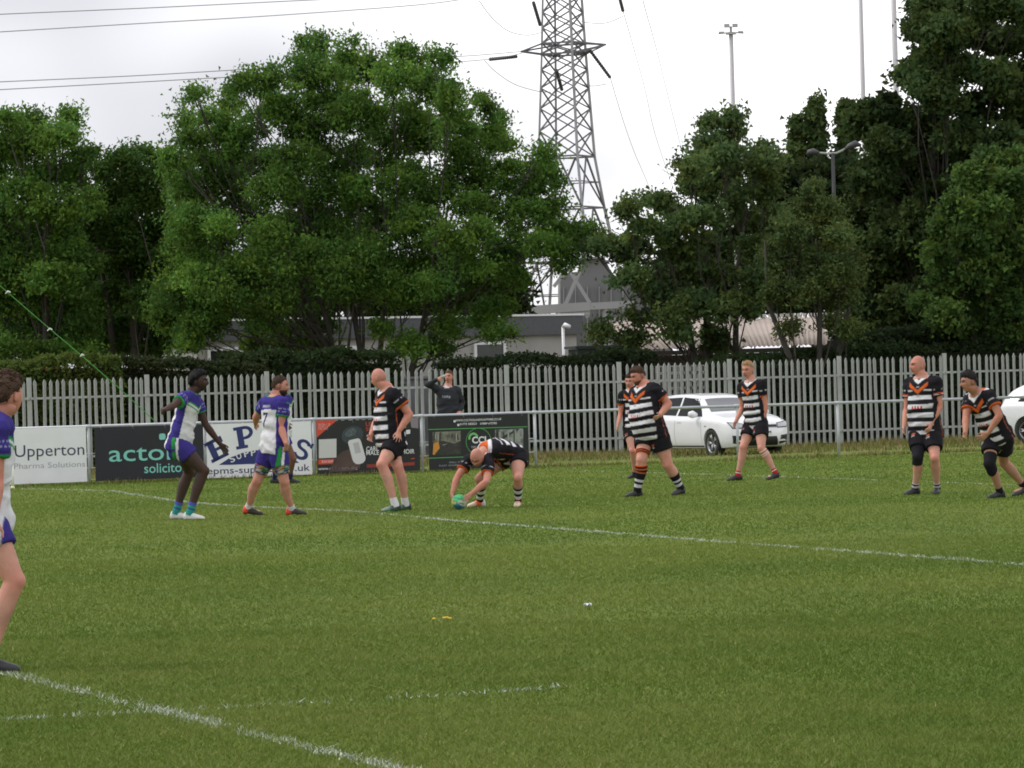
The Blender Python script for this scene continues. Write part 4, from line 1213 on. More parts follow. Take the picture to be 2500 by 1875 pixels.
tree('maple_tree', 'tall very dark tree in the upper right corner', 2330, 112, [
    (2262, 20, 50, 36), (2330, 10, 60, 40), (2420, 10, 60, 40), (2490, 20, 50, 40), (2274, 70, 60, 36), (2310, 80, 60, 40), (2400, 90, 60, 44), (2480, 100, 50, 50), (2244, 75, 30, 22), (2214, 180, 28, 20), (2259, 150, 44, 30), (2272, 160, 60, 40), (2340, 170, 70, 40), (2430, 190, 60, 44), (2500, 190, 40, 50), (2274, 210, 60, 34), (2300, 240, 60, 36), (2400, 260, 60, 36), (2480, 280, 40, 40),
    (2124, 270, 40, 26), (2164, 250, 26, 16), (2104, 300, 40, 36), (2184, 300, 60, 40), (2250, 300, 60, 44), (2340, 330, 50, 40), (2165, 360, 50, 46), (2210, 380, 70, 50), (2290, 390, 60, 46), (2390, 360, 60, 40), (2130, 440, 60, 50), (2220, 470, 80, 50), (2310, 470, 70, 50), (2120, 530, 60, 60), (2200, 560, 80, 56), (2290, 560, 70, 50), (2130, 630, 60, 60), (2220, 650, 80, 60), (2300, 650, 60, 50), (2150, 720, 70, 50), (2240, 740, 80, 50), (2320, 760, 60, 40), (2180, 800, 70, 40), (2280, 810, 60, 36), (2110, 790, 44, 40), (2450, 350, 60, 50), (2420, 430, 70, 50), (2490, 430, 40, 60), (2370, 530, 60, 60), (2550, 100, 60, 80), (2560, 260, 60, 80)],
    DK2, 109, leaf=.15, asp=.75, dens=.70, clump=.36, trunk_r=.2, stems=2, spread=.5, droop=.3, limb_top=9.0)
tree('sycamore_tree', 'broad mid green tree in front at the right edge', 2420, 104, [
    (2440, 395, 50, 28), (2490, 390, 40, 30), (2380, 430, 50, 36), (2450, 450, 60, 40), (2510, 450, 40, 44), (2340, 500, 40, 34), (2400, 510, 60, 40), (2480, 520, 60, 44), (2320, 560, 40, 30), (2370, 580, 56, 40), (2450, 590, 60, 44), (2520, 590, 40, 44), (2290, 620, 36, 26), (2330, 650, 56, 36), (2410, 660, 60, 44), (2490, 670, 50, 44), (2300, 700, 46, 36), (2380, 730, 60, 40), (2460, 740, 60, 44), (2310, 770, 50, 36), (2400, 800, 60, 36), (2490, 810, 50, 40), (2260, 740, 30, 24), (2540, 700, 40, 60)],
    (0.072, 0.130, 0.030), 110, leaf=.13, asp=.7, dens=.66, clump=.33, trunk_r=.16, stems=2, droop=.2)
# darker trees standing further back that close the gaps low down
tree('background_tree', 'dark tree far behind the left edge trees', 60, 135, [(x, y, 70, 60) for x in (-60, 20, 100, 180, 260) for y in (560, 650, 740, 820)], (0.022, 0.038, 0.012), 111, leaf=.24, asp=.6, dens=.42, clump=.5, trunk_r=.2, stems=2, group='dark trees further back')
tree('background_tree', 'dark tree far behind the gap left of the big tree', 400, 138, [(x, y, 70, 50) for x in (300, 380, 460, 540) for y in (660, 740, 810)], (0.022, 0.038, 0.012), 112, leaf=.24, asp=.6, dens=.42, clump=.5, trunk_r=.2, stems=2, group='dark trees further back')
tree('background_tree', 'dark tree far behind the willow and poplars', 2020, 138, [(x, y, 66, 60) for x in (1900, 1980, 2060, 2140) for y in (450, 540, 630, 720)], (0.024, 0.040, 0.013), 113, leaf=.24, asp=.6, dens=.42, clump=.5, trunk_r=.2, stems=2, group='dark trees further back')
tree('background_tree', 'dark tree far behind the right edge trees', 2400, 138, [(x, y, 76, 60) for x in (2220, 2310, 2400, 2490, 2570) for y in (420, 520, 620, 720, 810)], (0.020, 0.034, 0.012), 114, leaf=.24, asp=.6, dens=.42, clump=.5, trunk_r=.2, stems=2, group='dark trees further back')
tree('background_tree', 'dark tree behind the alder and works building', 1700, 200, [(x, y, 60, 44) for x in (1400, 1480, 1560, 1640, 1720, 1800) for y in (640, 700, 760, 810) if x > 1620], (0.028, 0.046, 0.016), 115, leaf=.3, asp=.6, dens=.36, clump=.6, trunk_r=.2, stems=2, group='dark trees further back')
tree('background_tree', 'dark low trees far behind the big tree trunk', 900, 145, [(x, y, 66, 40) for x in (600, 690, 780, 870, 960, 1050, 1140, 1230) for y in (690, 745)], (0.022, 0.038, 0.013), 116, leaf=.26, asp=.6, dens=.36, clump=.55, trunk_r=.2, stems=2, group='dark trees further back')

def hedge(name, label, pxa, pxb, w, ta, tb, thick, colour, seed, n, leaf=.10):
    rg = np.random.default_rng(seed)
    a, b_ = on_plane(pxa, ta, w), on_plane(pxb, tb, w)
    o0 = Vector((a.x, a.y, GB))
    ht, hb = a.z - GB, b_.z - GB
    Ln = math.hypot(b_.x - a.x, b_.y - a.y)
    root = tag(empty(name, o0, TH), label, 'hedge', 'hedges behind the fence')
    u = rg.uniform(0, Ln, n)
    hh = ht + (hb - ht) * u / Ln + .10 * vnoise(np.c_[u * 1.1, u * 0, u * 0 + seed], 1) + .07 * vnoise(np.c_[u * 4, u * 0, u * 0 + seed], 2)
    face = rg.uniform(0, 1, n)
    y = np.where(face < .62, rg.normal(0, .09, n), rg.uniform(0, thick, n))
    z = np.where(face < .62, rg.uniform(.05, 1, n) * hh, hh + rg.normal(0, .055, n))
    y = y + .14 * vnoise(np.c_[u * 1.6, z * 1.6, u * 0], 5) * (face < .62)
    P = np.c_[u, y, z]
    D = rg.normal(size=(n, 3)) + np.array((0, -.5, .3)); D /= np.linalg.norm(D, axis=1)[:, None]
    v, f = leaf_quads(P, D, leaf, .55, rg)
    c = np.array(colour) * np.clip(1 + rg.normal(0, .22, n), .4, 1.9)[:, None] * np.c_[1 + .15 * vnoise(P * 1.3, 8), np.ones(n), np.ones(n)]
    obj('foliage', new_mesh('foliage', v, f, False, np.repeat(np.clip(c, .003, .5), 3, 0)), M_LEAF, root)
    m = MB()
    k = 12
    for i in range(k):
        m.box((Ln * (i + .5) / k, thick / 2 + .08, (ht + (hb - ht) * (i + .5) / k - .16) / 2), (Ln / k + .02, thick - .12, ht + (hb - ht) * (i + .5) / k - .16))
    m.build('light_block_core', mat('hedge_core', (0.010, 0.014, 0.007), .95), root)  # solid dark core added inside the foliage to block light
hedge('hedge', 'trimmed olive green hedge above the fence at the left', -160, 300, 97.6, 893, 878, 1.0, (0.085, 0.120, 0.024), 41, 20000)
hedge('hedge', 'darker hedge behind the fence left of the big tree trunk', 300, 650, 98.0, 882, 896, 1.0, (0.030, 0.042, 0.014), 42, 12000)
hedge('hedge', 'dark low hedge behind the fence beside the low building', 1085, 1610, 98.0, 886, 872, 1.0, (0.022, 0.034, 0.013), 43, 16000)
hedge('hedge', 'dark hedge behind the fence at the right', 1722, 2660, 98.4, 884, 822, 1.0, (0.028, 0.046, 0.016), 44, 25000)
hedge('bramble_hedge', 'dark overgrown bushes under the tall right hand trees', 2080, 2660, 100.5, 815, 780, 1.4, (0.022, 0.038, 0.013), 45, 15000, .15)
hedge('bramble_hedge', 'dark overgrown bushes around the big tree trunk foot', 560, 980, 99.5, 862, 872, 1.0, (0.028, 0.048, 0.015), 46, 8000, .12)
# ---------------------------------------------------------------- cars
M_CARW = mat('white_car_paint', (0.74, 0.75, 0.77), 0.28, coat=0.6, noise=.03, nscale=2)
M_CGL = mat('car_glass', (0.006, 0.007, 0.008), 0.25, spec=0.12)
M_CSCR = mat('car_windscreen', (0.13, 0.135, 0.145), 0.12, spec=0.6)
M_CBLK = mat('car_black_trim', (0.014, 0.014, 0.015), 0.45)
M_TYRE = mat('tyre', (0.018, 0.018, 0.018), 0.85)
M_RIM = mat('alloy', (0.30, 0.30, 0.31), 0.35, 0.7)
M_LENS = mat('headlamp_lens', (0.42, 0.44, 0.46), 0.12, spec=.8)
M_CHR = mat('chrome_line', (0.6, .6, .62), 0.2, .8)

XS = np.array([-2.12, -2.09, -2.02, -1.90, -1.70, -1.40, -.9, -.2, .25, .5, .75, 1.0, 1.3, 1.65, 1.88, 2.02, 2.10, 2.14])
ZT_ = np.array([.66, .90, 1.05, 1.18, 1.34, 1.425, 1.455, 1.455, 1.41, 1.31, 1.16, 1.005, .965, .905, .85, .775, .66, .54])
WB_ = np.array([.60, .76, .81, .84, .86, .87, .875, .875, .875, .875, .87, .865, .86, .845, .80, .73, .63, .50])
ZB_ = np.array([.58, .80, .90, .93, .93, .92, .91, .90, .895, .89, .885, .88, .87, .84, .79, .72, .62, .52])
WT_ = np.array([.45, .58, .60, .58, .575, .575, .58, .58, .59, .61, .645, .70, .70, .68, .63, .56, .46, .36])
ZL_ = np.array([.36, .27, .24, .22, .21, .20, .195, .19, .19, .19, .19, .19, .19, .195, .20, .22, .27, .36])
def cs(x):
    g = lambda A: np.interp(x, XS, A)
    zt, wb, zb, wt, zl = g(ZT_), g(WB_), g(ZB_), g(WT_), g(ZL_)
    cab = max(0.0, min(1.0, (zt - zb - .10) / .30))
    ze = zt - (.015 + .035 * cab)
    pts = [(0, zl), (wb * .80, zl), (wb * .95, zl + .07), (wb + .008, zl + (zb - zl) * .45), (wb + .004, zb - .10), (wb * .975, zb - .015), (wb * .94, zb + .02 * cab), (wt + (wb * .94 - wt) * .40, zb + (ze - zb) * .62), (wt, ze), (wt * .6, zt - .008), (0, zt)]
    return np.array(pts)
def dens(P, k=4):
    out = []
    n = len(P)
    for i in range(n - 1):
        p0, p1, p2, p3 = P[max(i - 1, 0)], P[i], P[i + 1], P[min(i + 2, n - 1)]
        for j in range(k):
            t = j / k
            out.append(.5 * ((2 * p1) + (p2 - p0) * t + (2 * p0 - 5 * p1 + 4 * p2 - p3) * t * t + (3 * p1 - p0 - 3 * p2 + p3) * t ** 3))
    out.append(P[-1])
    return np.array(out)
def car_body_mesh():
    xs_ = np.r_[np.linspace(-2.12, -1.85, 10), np.linspace(-1.8, 1.6, 44), np.linspace(1.65, 2.14, 16)]
    rows = []
    raw = [dens(cs(x)) for x in xs_]
    raw = np.array(raw)
    # smooth along the length
    for _ in range(3):
        raw[1:-1] = raw[1:-1] * .5 + (raw[:-2] + raw[2:]) * .25
    V, f = [], []
    h = raw.shape[1]
    full = 2 * h - 2
    for x, r in zip(xs_, raw):
        r = r.copy(); r[0, 0] = 0; r[-1, 0] = 0
        ring_ = [(x, y, z) for y, z in r] + [(x, -y, z) for y, z in r[-2:0:-1]]
        V += ring_
    for i in range(len(xs_) - 1):
        for k in range(full):
            k2 = (k + 1) % full
            f.append((i * full + k, (i + 1) * full + k, (i + 1) * full + k2, i * full + k2))
    f.append(tuple(range(full))); f.append(tuple((len(xs_) - 1) * full + k for k in range(full))[::-1])
    return np.array(V), f
cv, cf = car_body_mesh()
cbvh = BVHTree.FromPolygons([Vector(p) for p in cv], cf)
def cast(a, b, axis, side=1):
    if axis == 'x': o, d = Vector((3, a, b)), Vector((-1, 0, 0))
    elif axis == 'y': o, d = Vector((a, 3 * side, b)), Vector((0, -side, 0))
    else: o, d = Vector((a, b, 4)), Vector((0, 0, -1))
    h, nrm, _, _ = cbvh.ray_cast(o, d)
    if h is None: return None, None
    return h, (-nrm if nrm.dot(d) > 0 else nrm)
def patch(corners, axis, side=1, n=10, m=8, off=.006):
    """bilinear quad in the plane seen along axis, laid on the body"""
    c = np.array(corners, float)
    V, f = [], []
    for j in range(m + 1):
        for i in range(n + 1):
            s, t = i / n, j / m
            p = c[0] * (1 - s) * (1 - t) + c[1] * s * (1 - t) + c[2] * s * t + c[3] * (1 - s) * t
            h, nr = cast(p[0], p[1], axis, side)
            if h is None: h, nr = Vector((2.0, p[0], p[1])) if axis == 'x' else Vector((p[0], side * .8, p[1])), Vector((0, 0, 0))
            V.append(tuple(h + nr * off))
    for j in range(m):
        for i in range(n): f.append((j * (n + 1) + i, j * (n + 1) + i + 1, (j + 1) * (n + 1) + i + 1, (j + 1) * (n + 1) + i))
    return np.array(V), f
car_parts = []
_me = new_mesh('body', cv, cf, True)
_b = bmesh.new(); _b.from_mesh(_me); bmesh.ops.recalc_face_normals(_b, faces=_b.faces); _b.to_mesh(_me); _b.free()
tmp = obj('car_tmp', _me, M_CARW)
cut = MB()
for x in (1.30, -1.32):
    for s in (-1, 1):
        cut.lathe([(.001, -.30), (.345, -.30), (.345, .30), (.001, .30)], (x, s * .78, .32), 'y', 28)
cuto = cut.build('cutter', M_CBLK)
_b = bmesh.new(); _b.from_mesh(cuto.data); bmesh.ops.remove_doubles(_b, verts=_b.verts, dist=.003); bmesh.ops.recalc_face_normals(_b, faces=_b.faces); _b.to_mesh(cuto.data); _b.free()
bm_ = tmp.modifiers.new('arches', 'BOOLEAN'); bm_.operation = 'DIFFERENCE'; bm_.object = cuto; bm_.solver = 'EXACT'
dg = bpy.context.evaluated_depsgraph_get()
bme = bpy.data.meshes.new_from_object(tmp.evaluated_get(dg)); bme.name = 'body'
bpy.data.objects.remove(tmp); bpy.data.objects.remove(cuto)
bme.materials.clear(); bme.materials.append(M_CARW)
try:
    bme.set_sharp_from_angle(angle=R(35))
except Exception: pass
def part_me(name, vf, m, smooth=True):
    me = new_mesh(name, vf[0], vf[1], smooth); me.materials.append(m); car_parts.append((name, me, None)); return len(car_parts) - 1
car_parts.append(('body', bme, None))
part_me('windscreen', patch([(.42, -.50), (.42, .50), (.95, .64), (.95, -.64)], 'z', n=12, m=10, off=.005), M_CSCR)
part_me('rear_window', patch([(-1.62, -.48), (-1.62, .48), (-1.95, .52), (-1.95, -.52)], 'z', n=10, m=8, off=.005), M_CGL)
for s in (1, -1):
    part_me('side_window', patch([(-.32, .945), (.80, .925), (.36, 1.33), (-.30, 1.37)], 'y', s, off=.004), M_CGL)
    part_me('side_window', patch([(-1.60, .985), (-.40, .95), (-.38, 1.37), (-1.22, 1.35)], 'y', s, off=.004), M_CGL)
    part_me('headlight', patch([(s * .44, .655), (s * .70, .665), (s * .755, .775), (s * .46, .735)], 'x', n=10, m=6, off=.010), M_LENS)
    part_me('headlight_surround', patch([(s * .42, .635), (s * .715, .645), (s * .775, .795), (s * .44, .75)], 'x', n=10, m=6, off=.006), M_CBLK)
    part_me('air_intake', patch([(s * .46, .27), (s * .70, .31), (s * .72, .49), (s * .49, .47)], 'x', n=8, m=6, off=.006), M_CBLK)
    part_me('intake_blade', patch([(s * .40, .335), (s * .66, .345), (s * .60, .385), (s * .46, .37)], 'x', n=8, m=3, off=.014), M_CARW)
    part_me('sill_line', patch([(-.95, .235), (.92, .235), (.92, .265), (-.95, .265)], 'y', s, off=.006), M_CBLK)
    part_me('door_handle', patch([(-.25, .80), (-.05, .80), (-.05, .825), (-.25, .825)], 'y', s, n=4, m=2, off=.022), M_CARW)
    part_me('side_badge', patch([(1.02, .70), (1.10, .70), (1.10, .715), (1.02, .715)], 'y', s, n=4, m=2, off=.006), M_CBLK)
    for x in (-.36, .86):
        part_me('door_gap', patch([(x, .27), (x + .008, .27), (x + .008, .90), (x, .90)], 'y', s, n=1, m=10, off=.002), M_CBLK)
    q = MB(); q.tube([(.66, s * .85, .96), (.64, s * .96, .985), (.64, s * 1.05, .985)], [.05, .09, .06], [.04, .075, .055], ref=(0, 0, 1), n=12)
    v_ = np.vstack(q.v); part_me('mirror', (v_, q.f), M_CARW)
    part_me('tail_light', patch([(-2.08, .84), (-2.05, .84), (-2.04, .90), (-2.07, .90)], 'y', s, n=4, m=3, off=.008), mat('tail_red', (.3, .02, .02), .2))
part_me('grille', patch([(-.42, .655), (.42, .655), (.42, .715), (-.42, .715)], 'x', n=14, m=3, off=.007), M_CBLK)
part_me('grille_line', patch([(-.42, .640), (.42, .640), (.42, .648), (-.42, .648)], 'x', n=14, m=1, off=.010), M_CHR)
part_me('lower_grille', patch([(-.44, .25), (.44, .25), (.38, .45), (-.38, .45)], 'x', n=14, m=5, off=.007), M_CBLK)
part_me('number_plate', patch([(-.26, .485), (.26, .485), (.26, .59), (-.26, .59)], 'x', n=10, m=3, off=.012), mat('plate_white', (.68, .68, .66), .4))
tv, tf = text_mesh('FN18 LJM', bold=.012)
tv = (tv - tv.min(0)) / (tv.max(0) - tv.min(0)) * np.array((.46, .068)) + np.array((-.23, .503))
pv = []
for a, b_ in tv:
    h, nr = cast(a, b_, 'x'); pv.append(tuple(h + nr * .016))
part_me('plate_lettering', (np.array(pv), tf), M_CBLK, False)
wheels = []
tyre = MB(); tyre.lathe([(.22, -.10), (.30, -.105), (.318, -.08), (.32, 0), (.318, .08), (.30, .105), (.22, .10), (.22, -.10)], axis='y', n=30)
rim = MB(); rim.lathe([(.225, -.09), (.235, .095), (.21, .10), (.20, .02), (.20, -.09)], axis='y', n=30)
rim.lathe([(.001, .07), (.05, .075), (.06, .05), (.05, -.05)], axis='y', n=16)
for k in range(5):
    a = k * 2 * math.pi / 5
    for da in (-.16, .16):
        rim.bar((.03 * math.cos(a), .065, .03 * math.sin(a)), (.215 * math.cos(a + da), .075, .215 * math.sin(a + da)), .034, .03)
rim.lathe([(.001, -.02), (.205, -.02), (.205, -.05)], axis='y', n=24)
def mesh_of(b, name, m):
    me = new_mesh(name, np.vstack(b.v), b.f, True); me.materials.append(m); return me
ty_me, ri_me = mesh_of(tyre, 'tyre', M_TYRE), mesh_of(rim, 'rim', M_RIM)
def car(label, loc, rz, scale, name='parked_car'):
    root = tag(empty(name, loc, rz), label, 'car', 'white cars parked by the fence')
    root.scale = (scale,) * 3
    for nm, me, _ in car_parts: obj(nm, me, None, root)
    for x in (1.30, -1.32):
        for s in (1, -1):
            w = obj('wheel', ty_me, None, root, (x, s * .75, .32))
            if s < 0: w.rotation_euler = (0, 0, math.pi)
            obj('rim', ri_me, None, w)
    u = MB().box((0, 0, .30), (3.2, 1.25, .2)).build('underbody', M_CBLK, root)
    return root
# hatchback nose towards the camera and to the right
c0 = at(1748, 1111, 90.0)
car('white hatchback parked with its nose towards the pitch, behind the blond player', (c0.x, c0.y, gz(c0.x, c0.y) - .03), R(-90 + 27), .95)
c1 = at(2678, 1085, 91.5)
car('white car cut off by the right edge of the picture, tail towards the left', (c1.x, c1.y, gz(c1.x, c1.y) - .02), R(-32), .98)
# ---------------------------------------------------------------- people
M_SKIN = mat('skin', attr=True, rough=.6, spec=.3, noise=.15, nscale=11, bump=.15, bscale=50)
M_CLOTH = mat('jersey_cloth', attr=True, rough=.85, spec=.12, bump=.25, bscale=90)
M_HAIR = mat('hair', attr=True, rough=.7, spec=.3, bump=.6, bscale=120)
M_BOOT = mat('boot_leather', attr=True, rough=.5, spec=.4)

def A(v): return np.array(tuple(v), float)
def nrm(v): return v / (np.linalg.norm(v) + 1e-12)
def remesh(pieces, voxel, smooth=4, fac=.5, deci=None):
    V, Fc, n = [], [], 0
    for v, f in pieces:
        v = np.asarray(v); V.append(v); Fc += [tuple(int(i) + n for i in q) for q in f]; n += len(v)
    me = new_mesh('tmp', np.vstack(V), Fc)
    bmx = bmesh.new(); bmx.from_mesh(me); bmesh.ops.recalc_face_normals(bmx, faces=bmx.faces); bmx.to_mesh(me); bmx.free()
    o = obj('tmp', me)
    md = o.modifiers.new('r', 'REMESH'); md.mode = 'VOXEL'; md.voxel_size = voxel; md.adaptivity = 0
    if smooth:
        sm = o.modifiers.new('s', 'SMOOTH'); sm.iterations = smooth; sm.factor = fac
    if deci:
        o.modifiers.new('t', 'TRIANGULATE')
        dm = o.modifiers.new('d', 'DECIMATE'); dm.ratio = deci
        o.modifiers.new('t2', 'TRIANGULATE')
    dg = bpy.context.evaluated_depsgraph_get()
    r = bpy.data.meshes.new_from_object(o.evaluated_get(dg))
    bpy.data.objects.remove(o); bpy.data.meshes.remove(me)
    v = np.zeros(len(r.vertices) * 3, np.float32); r.vertices.foreach_get('co', v)
    nn = np.zeros(len(r.vertices) * 3, np.float32); r.vertex_normals.foreach_get('vector', nn)
    nv_ = 3 if deci else 4
    f = np.zeros(len(r.polygons) * nv_, np.int32); r.loops.foreach_get('vertex_index', f)
    bpy.data.meshes.remove(r)
    return v.reshape(-1, 3).astype(float), f.reshape(-1, nv_), nn.reshape(-1, 3).astype(float)

def ellipsoid(c, r, Mx=None, nu=14, nv=10):
    u = np.linspace(0, 2 * math.pi, nu, endpoint=False); w = np.linspace(0, math.pi, nv + 1)
    V = [(0, 0, 1)]
    for b in w[1:-1]:
        for a in u: V.append((math.sin(b) * math.cos(a), math.sin(b) * math.sin(a), math.cos(b)))
    V.append((0, 0, -1))
    V = np.array(V) * np.array(r)
    if Mx is not None: V = V @ np.asarray(Mx).T
    f = []
    for k in range(nu): f.append((0, 1 + k, 1 + (k + 1) % nu))
    for j in range(nv - 2):
        for k in range(nu):
            a = 1 + j * nu; f.append((a + k, a + nu + k, a + nu + (k + 1) % nu, a + (k + 1) % nu))
    e = len(V) - 1; a = 1 + (nv - 2) * nu
    for k in range(nu): f.append((e, a + (k + 1) % nu, a + k))
    return V + np.asarray(c), f

def limb(p0, p1, prof, ref, back=None, n=14, dome=True):
    """prof: (t, r across ref, r along ref, offset along back)"""
    p0, p1 = A(p0), A(p1)
    T = np.array([q[0] for q in prof]); tt = np.linspace(T[0], T[-1], 12)
    ra = np.interp(tt, T, [q[1] for q in prof]); rb = np.interp(tt, T, [q[2] for q in prof]); of = np.interp(tt, T, [q[3] if len(q) > 3 else 0 for q in prof])
    P = p0 + (p1 - p0) * tt[:, None]
    if back is not None: P = P + np.asarray(back) * of[:, None]
    return tube(P, ra, rb, ref, n, dome)

def head_shape(n=44, m=34):
    """head in its own frame: x to its left, y forwards, z up, centre between the ears; about 0.235 tall"""
    u = np.linspace(0, 2 * math.pi, n, endpoint=False); w = np.linspace(0, math.pi, m + 1)[1:-1]
    S = [(0, 0, 1)] + [(math.sin(b) * math.cos(a), math.sin(b) * math.sin(a), math.cos(b)) for b in w for a in u] + [(0, 0, -1)]
    S = np.array(S)
    f = [(0, 1 + k, 1 + (k + 1) % n) for k in range(n)]
    for j in range(m - 2):
        a = 1 + j * n
        f += [(a + k, a + n + k, a + n + (k + 1) % n, a + (k + 1) % n) for k in range(n)]
    e = len(S) - 1; a = 1 + (m - 2) * n
    f += [(e, a + (k + 1) % n, a + k) for k in range(n)]
    return S, f
HS, HF = head_shape()
def sstep(a, b, x): 
    t = np.clip((x - a) / (b - a), 0, 1); return t * t * (3 - 2 * t)
def head_points(S, chub=1.0):
    x, y, z = S[:, 0] * .076 * chub, S[:, 1] * .098, S[:, 2] * .119
    low = sstep(.01, -.115, z)
    x = x * (1 - .24 * low)
    y = np.where(y > 0, y * (1 - .10 * low), y * (1 - .45 * sstep(-.02, -.11, z)))
    y = y + .012 * low
    fr = np.clip(S[:, 1], 0, 1)
    g = lambda cx, cz, sx, sz: np.exp(-((x - cx) / sx) ** 2 - ((z - cz) / sz) ** 2)
    y = y + fr * (.024 * g(0, -.034, .014, .017) + .013 * g(0, -.008, .010, .022) + .008 * g(0, .022, .05, .010) - .015 * (g(.031, .001, .015, .012) + g(-.031, .001, .015, .012)) + .007 * g(0, -.070, .024, .009) - .005 * g(0, -.086, .03, .007) + .014 * g(0, -.104, .026, .014) + .004 * (g(.042, -.028, .02, .016) + g(-.042, -.028, .02, .016)))
    return np.c_[x, y, z]

def hand_pieces(wr, d, palm, side, curl=.5, spread=.12, sc=1.0, thumb_out=.6):
    """wrist, direction, palm normal; side +1/-1 says where the thumb lies across the palm"""
    wr, d = A(wr), nrm(A(d)); palm = A(palm); palm = nrm(palm - d * (palm @ d)); lat = np.cross(d, palm) * side
    out = []
    pl = .088 * sc
    out.append(tube([wr - d * .02, wr + d * .02, wr + d * .055 * sc, wr + d * pl], [.026 * sc, .032 * sc, .041 * sc, .039 * sc], [.019 * sc, .017 * sc, .015 * sc, .012 * sc], lat, 12, True))
    for k, (o, L, r) in enumerate(((.030, .074, .0088), (.010, .084, .0092), (-.011, .078, .0088), (-.031, .060, .0080))):
        b = wr + d * (pl - .012) + lat * o * sc
        fd = nrm(d + lat * spread * (o / .03) )
        p = [b]; ang = curl * (.35 + .12 * k)
        for seg, ln in enumerate((.45, .32, .26)):
            ca, sa = math.cos(ang), math.sin(ang)
            p.append(p[-1] + (fd * ca + palm * sa) * L * ln * sc); ang += curl * .75
        out.append(tube(p, [r * sc, r * sc, r * .95 * sc, r * .78 * sc], None, lat, 8, True))
    b = wr + d * .028 * sc + lat * .026 * sc
    td = nrm(d * .75 + lat * thumb_out + palm * .35)
    p = [b - td * .012, b + td * .03 * sc, b + td * .055 * sc + palm * .004, b + nrm(td + d * .5) * .082 * sc + palm * .008]
    out.append(tube(p, [.014 * sc, .013 * sc, .011 * sc, .009 * sc], None, palm, 8, True))
    return out

def seg_info(P, a, b):
    d = b - a; L = np.linalg.norm(d); d = d / L
    t = (P - a) @ d
    tc_ = np.clip(t, 0, L)
    return t / L, np.linalg.norm(P - a - tc_[:, None] * d, axis=1)

SKINS = {'pale': (.50, .285, .215), 'pink': (.52, .27, .20), 'tan': (.40, .215, .145), 'dark': (.052, .030, .022), 'brown': (.16, .085, .055)}
BLACK = np.array((.0135, .0125, .016)); WHITEC = np.array((.66, .65, .68)); ORG = np.array((.58, .112, .026)); REDC = np.array((.42, .025, .02))
BLUE = np.array((.045, .033, .205)); GREENC = np.array((.03, .26, .06)); NAVYC = np.array((.03, .03, .11))

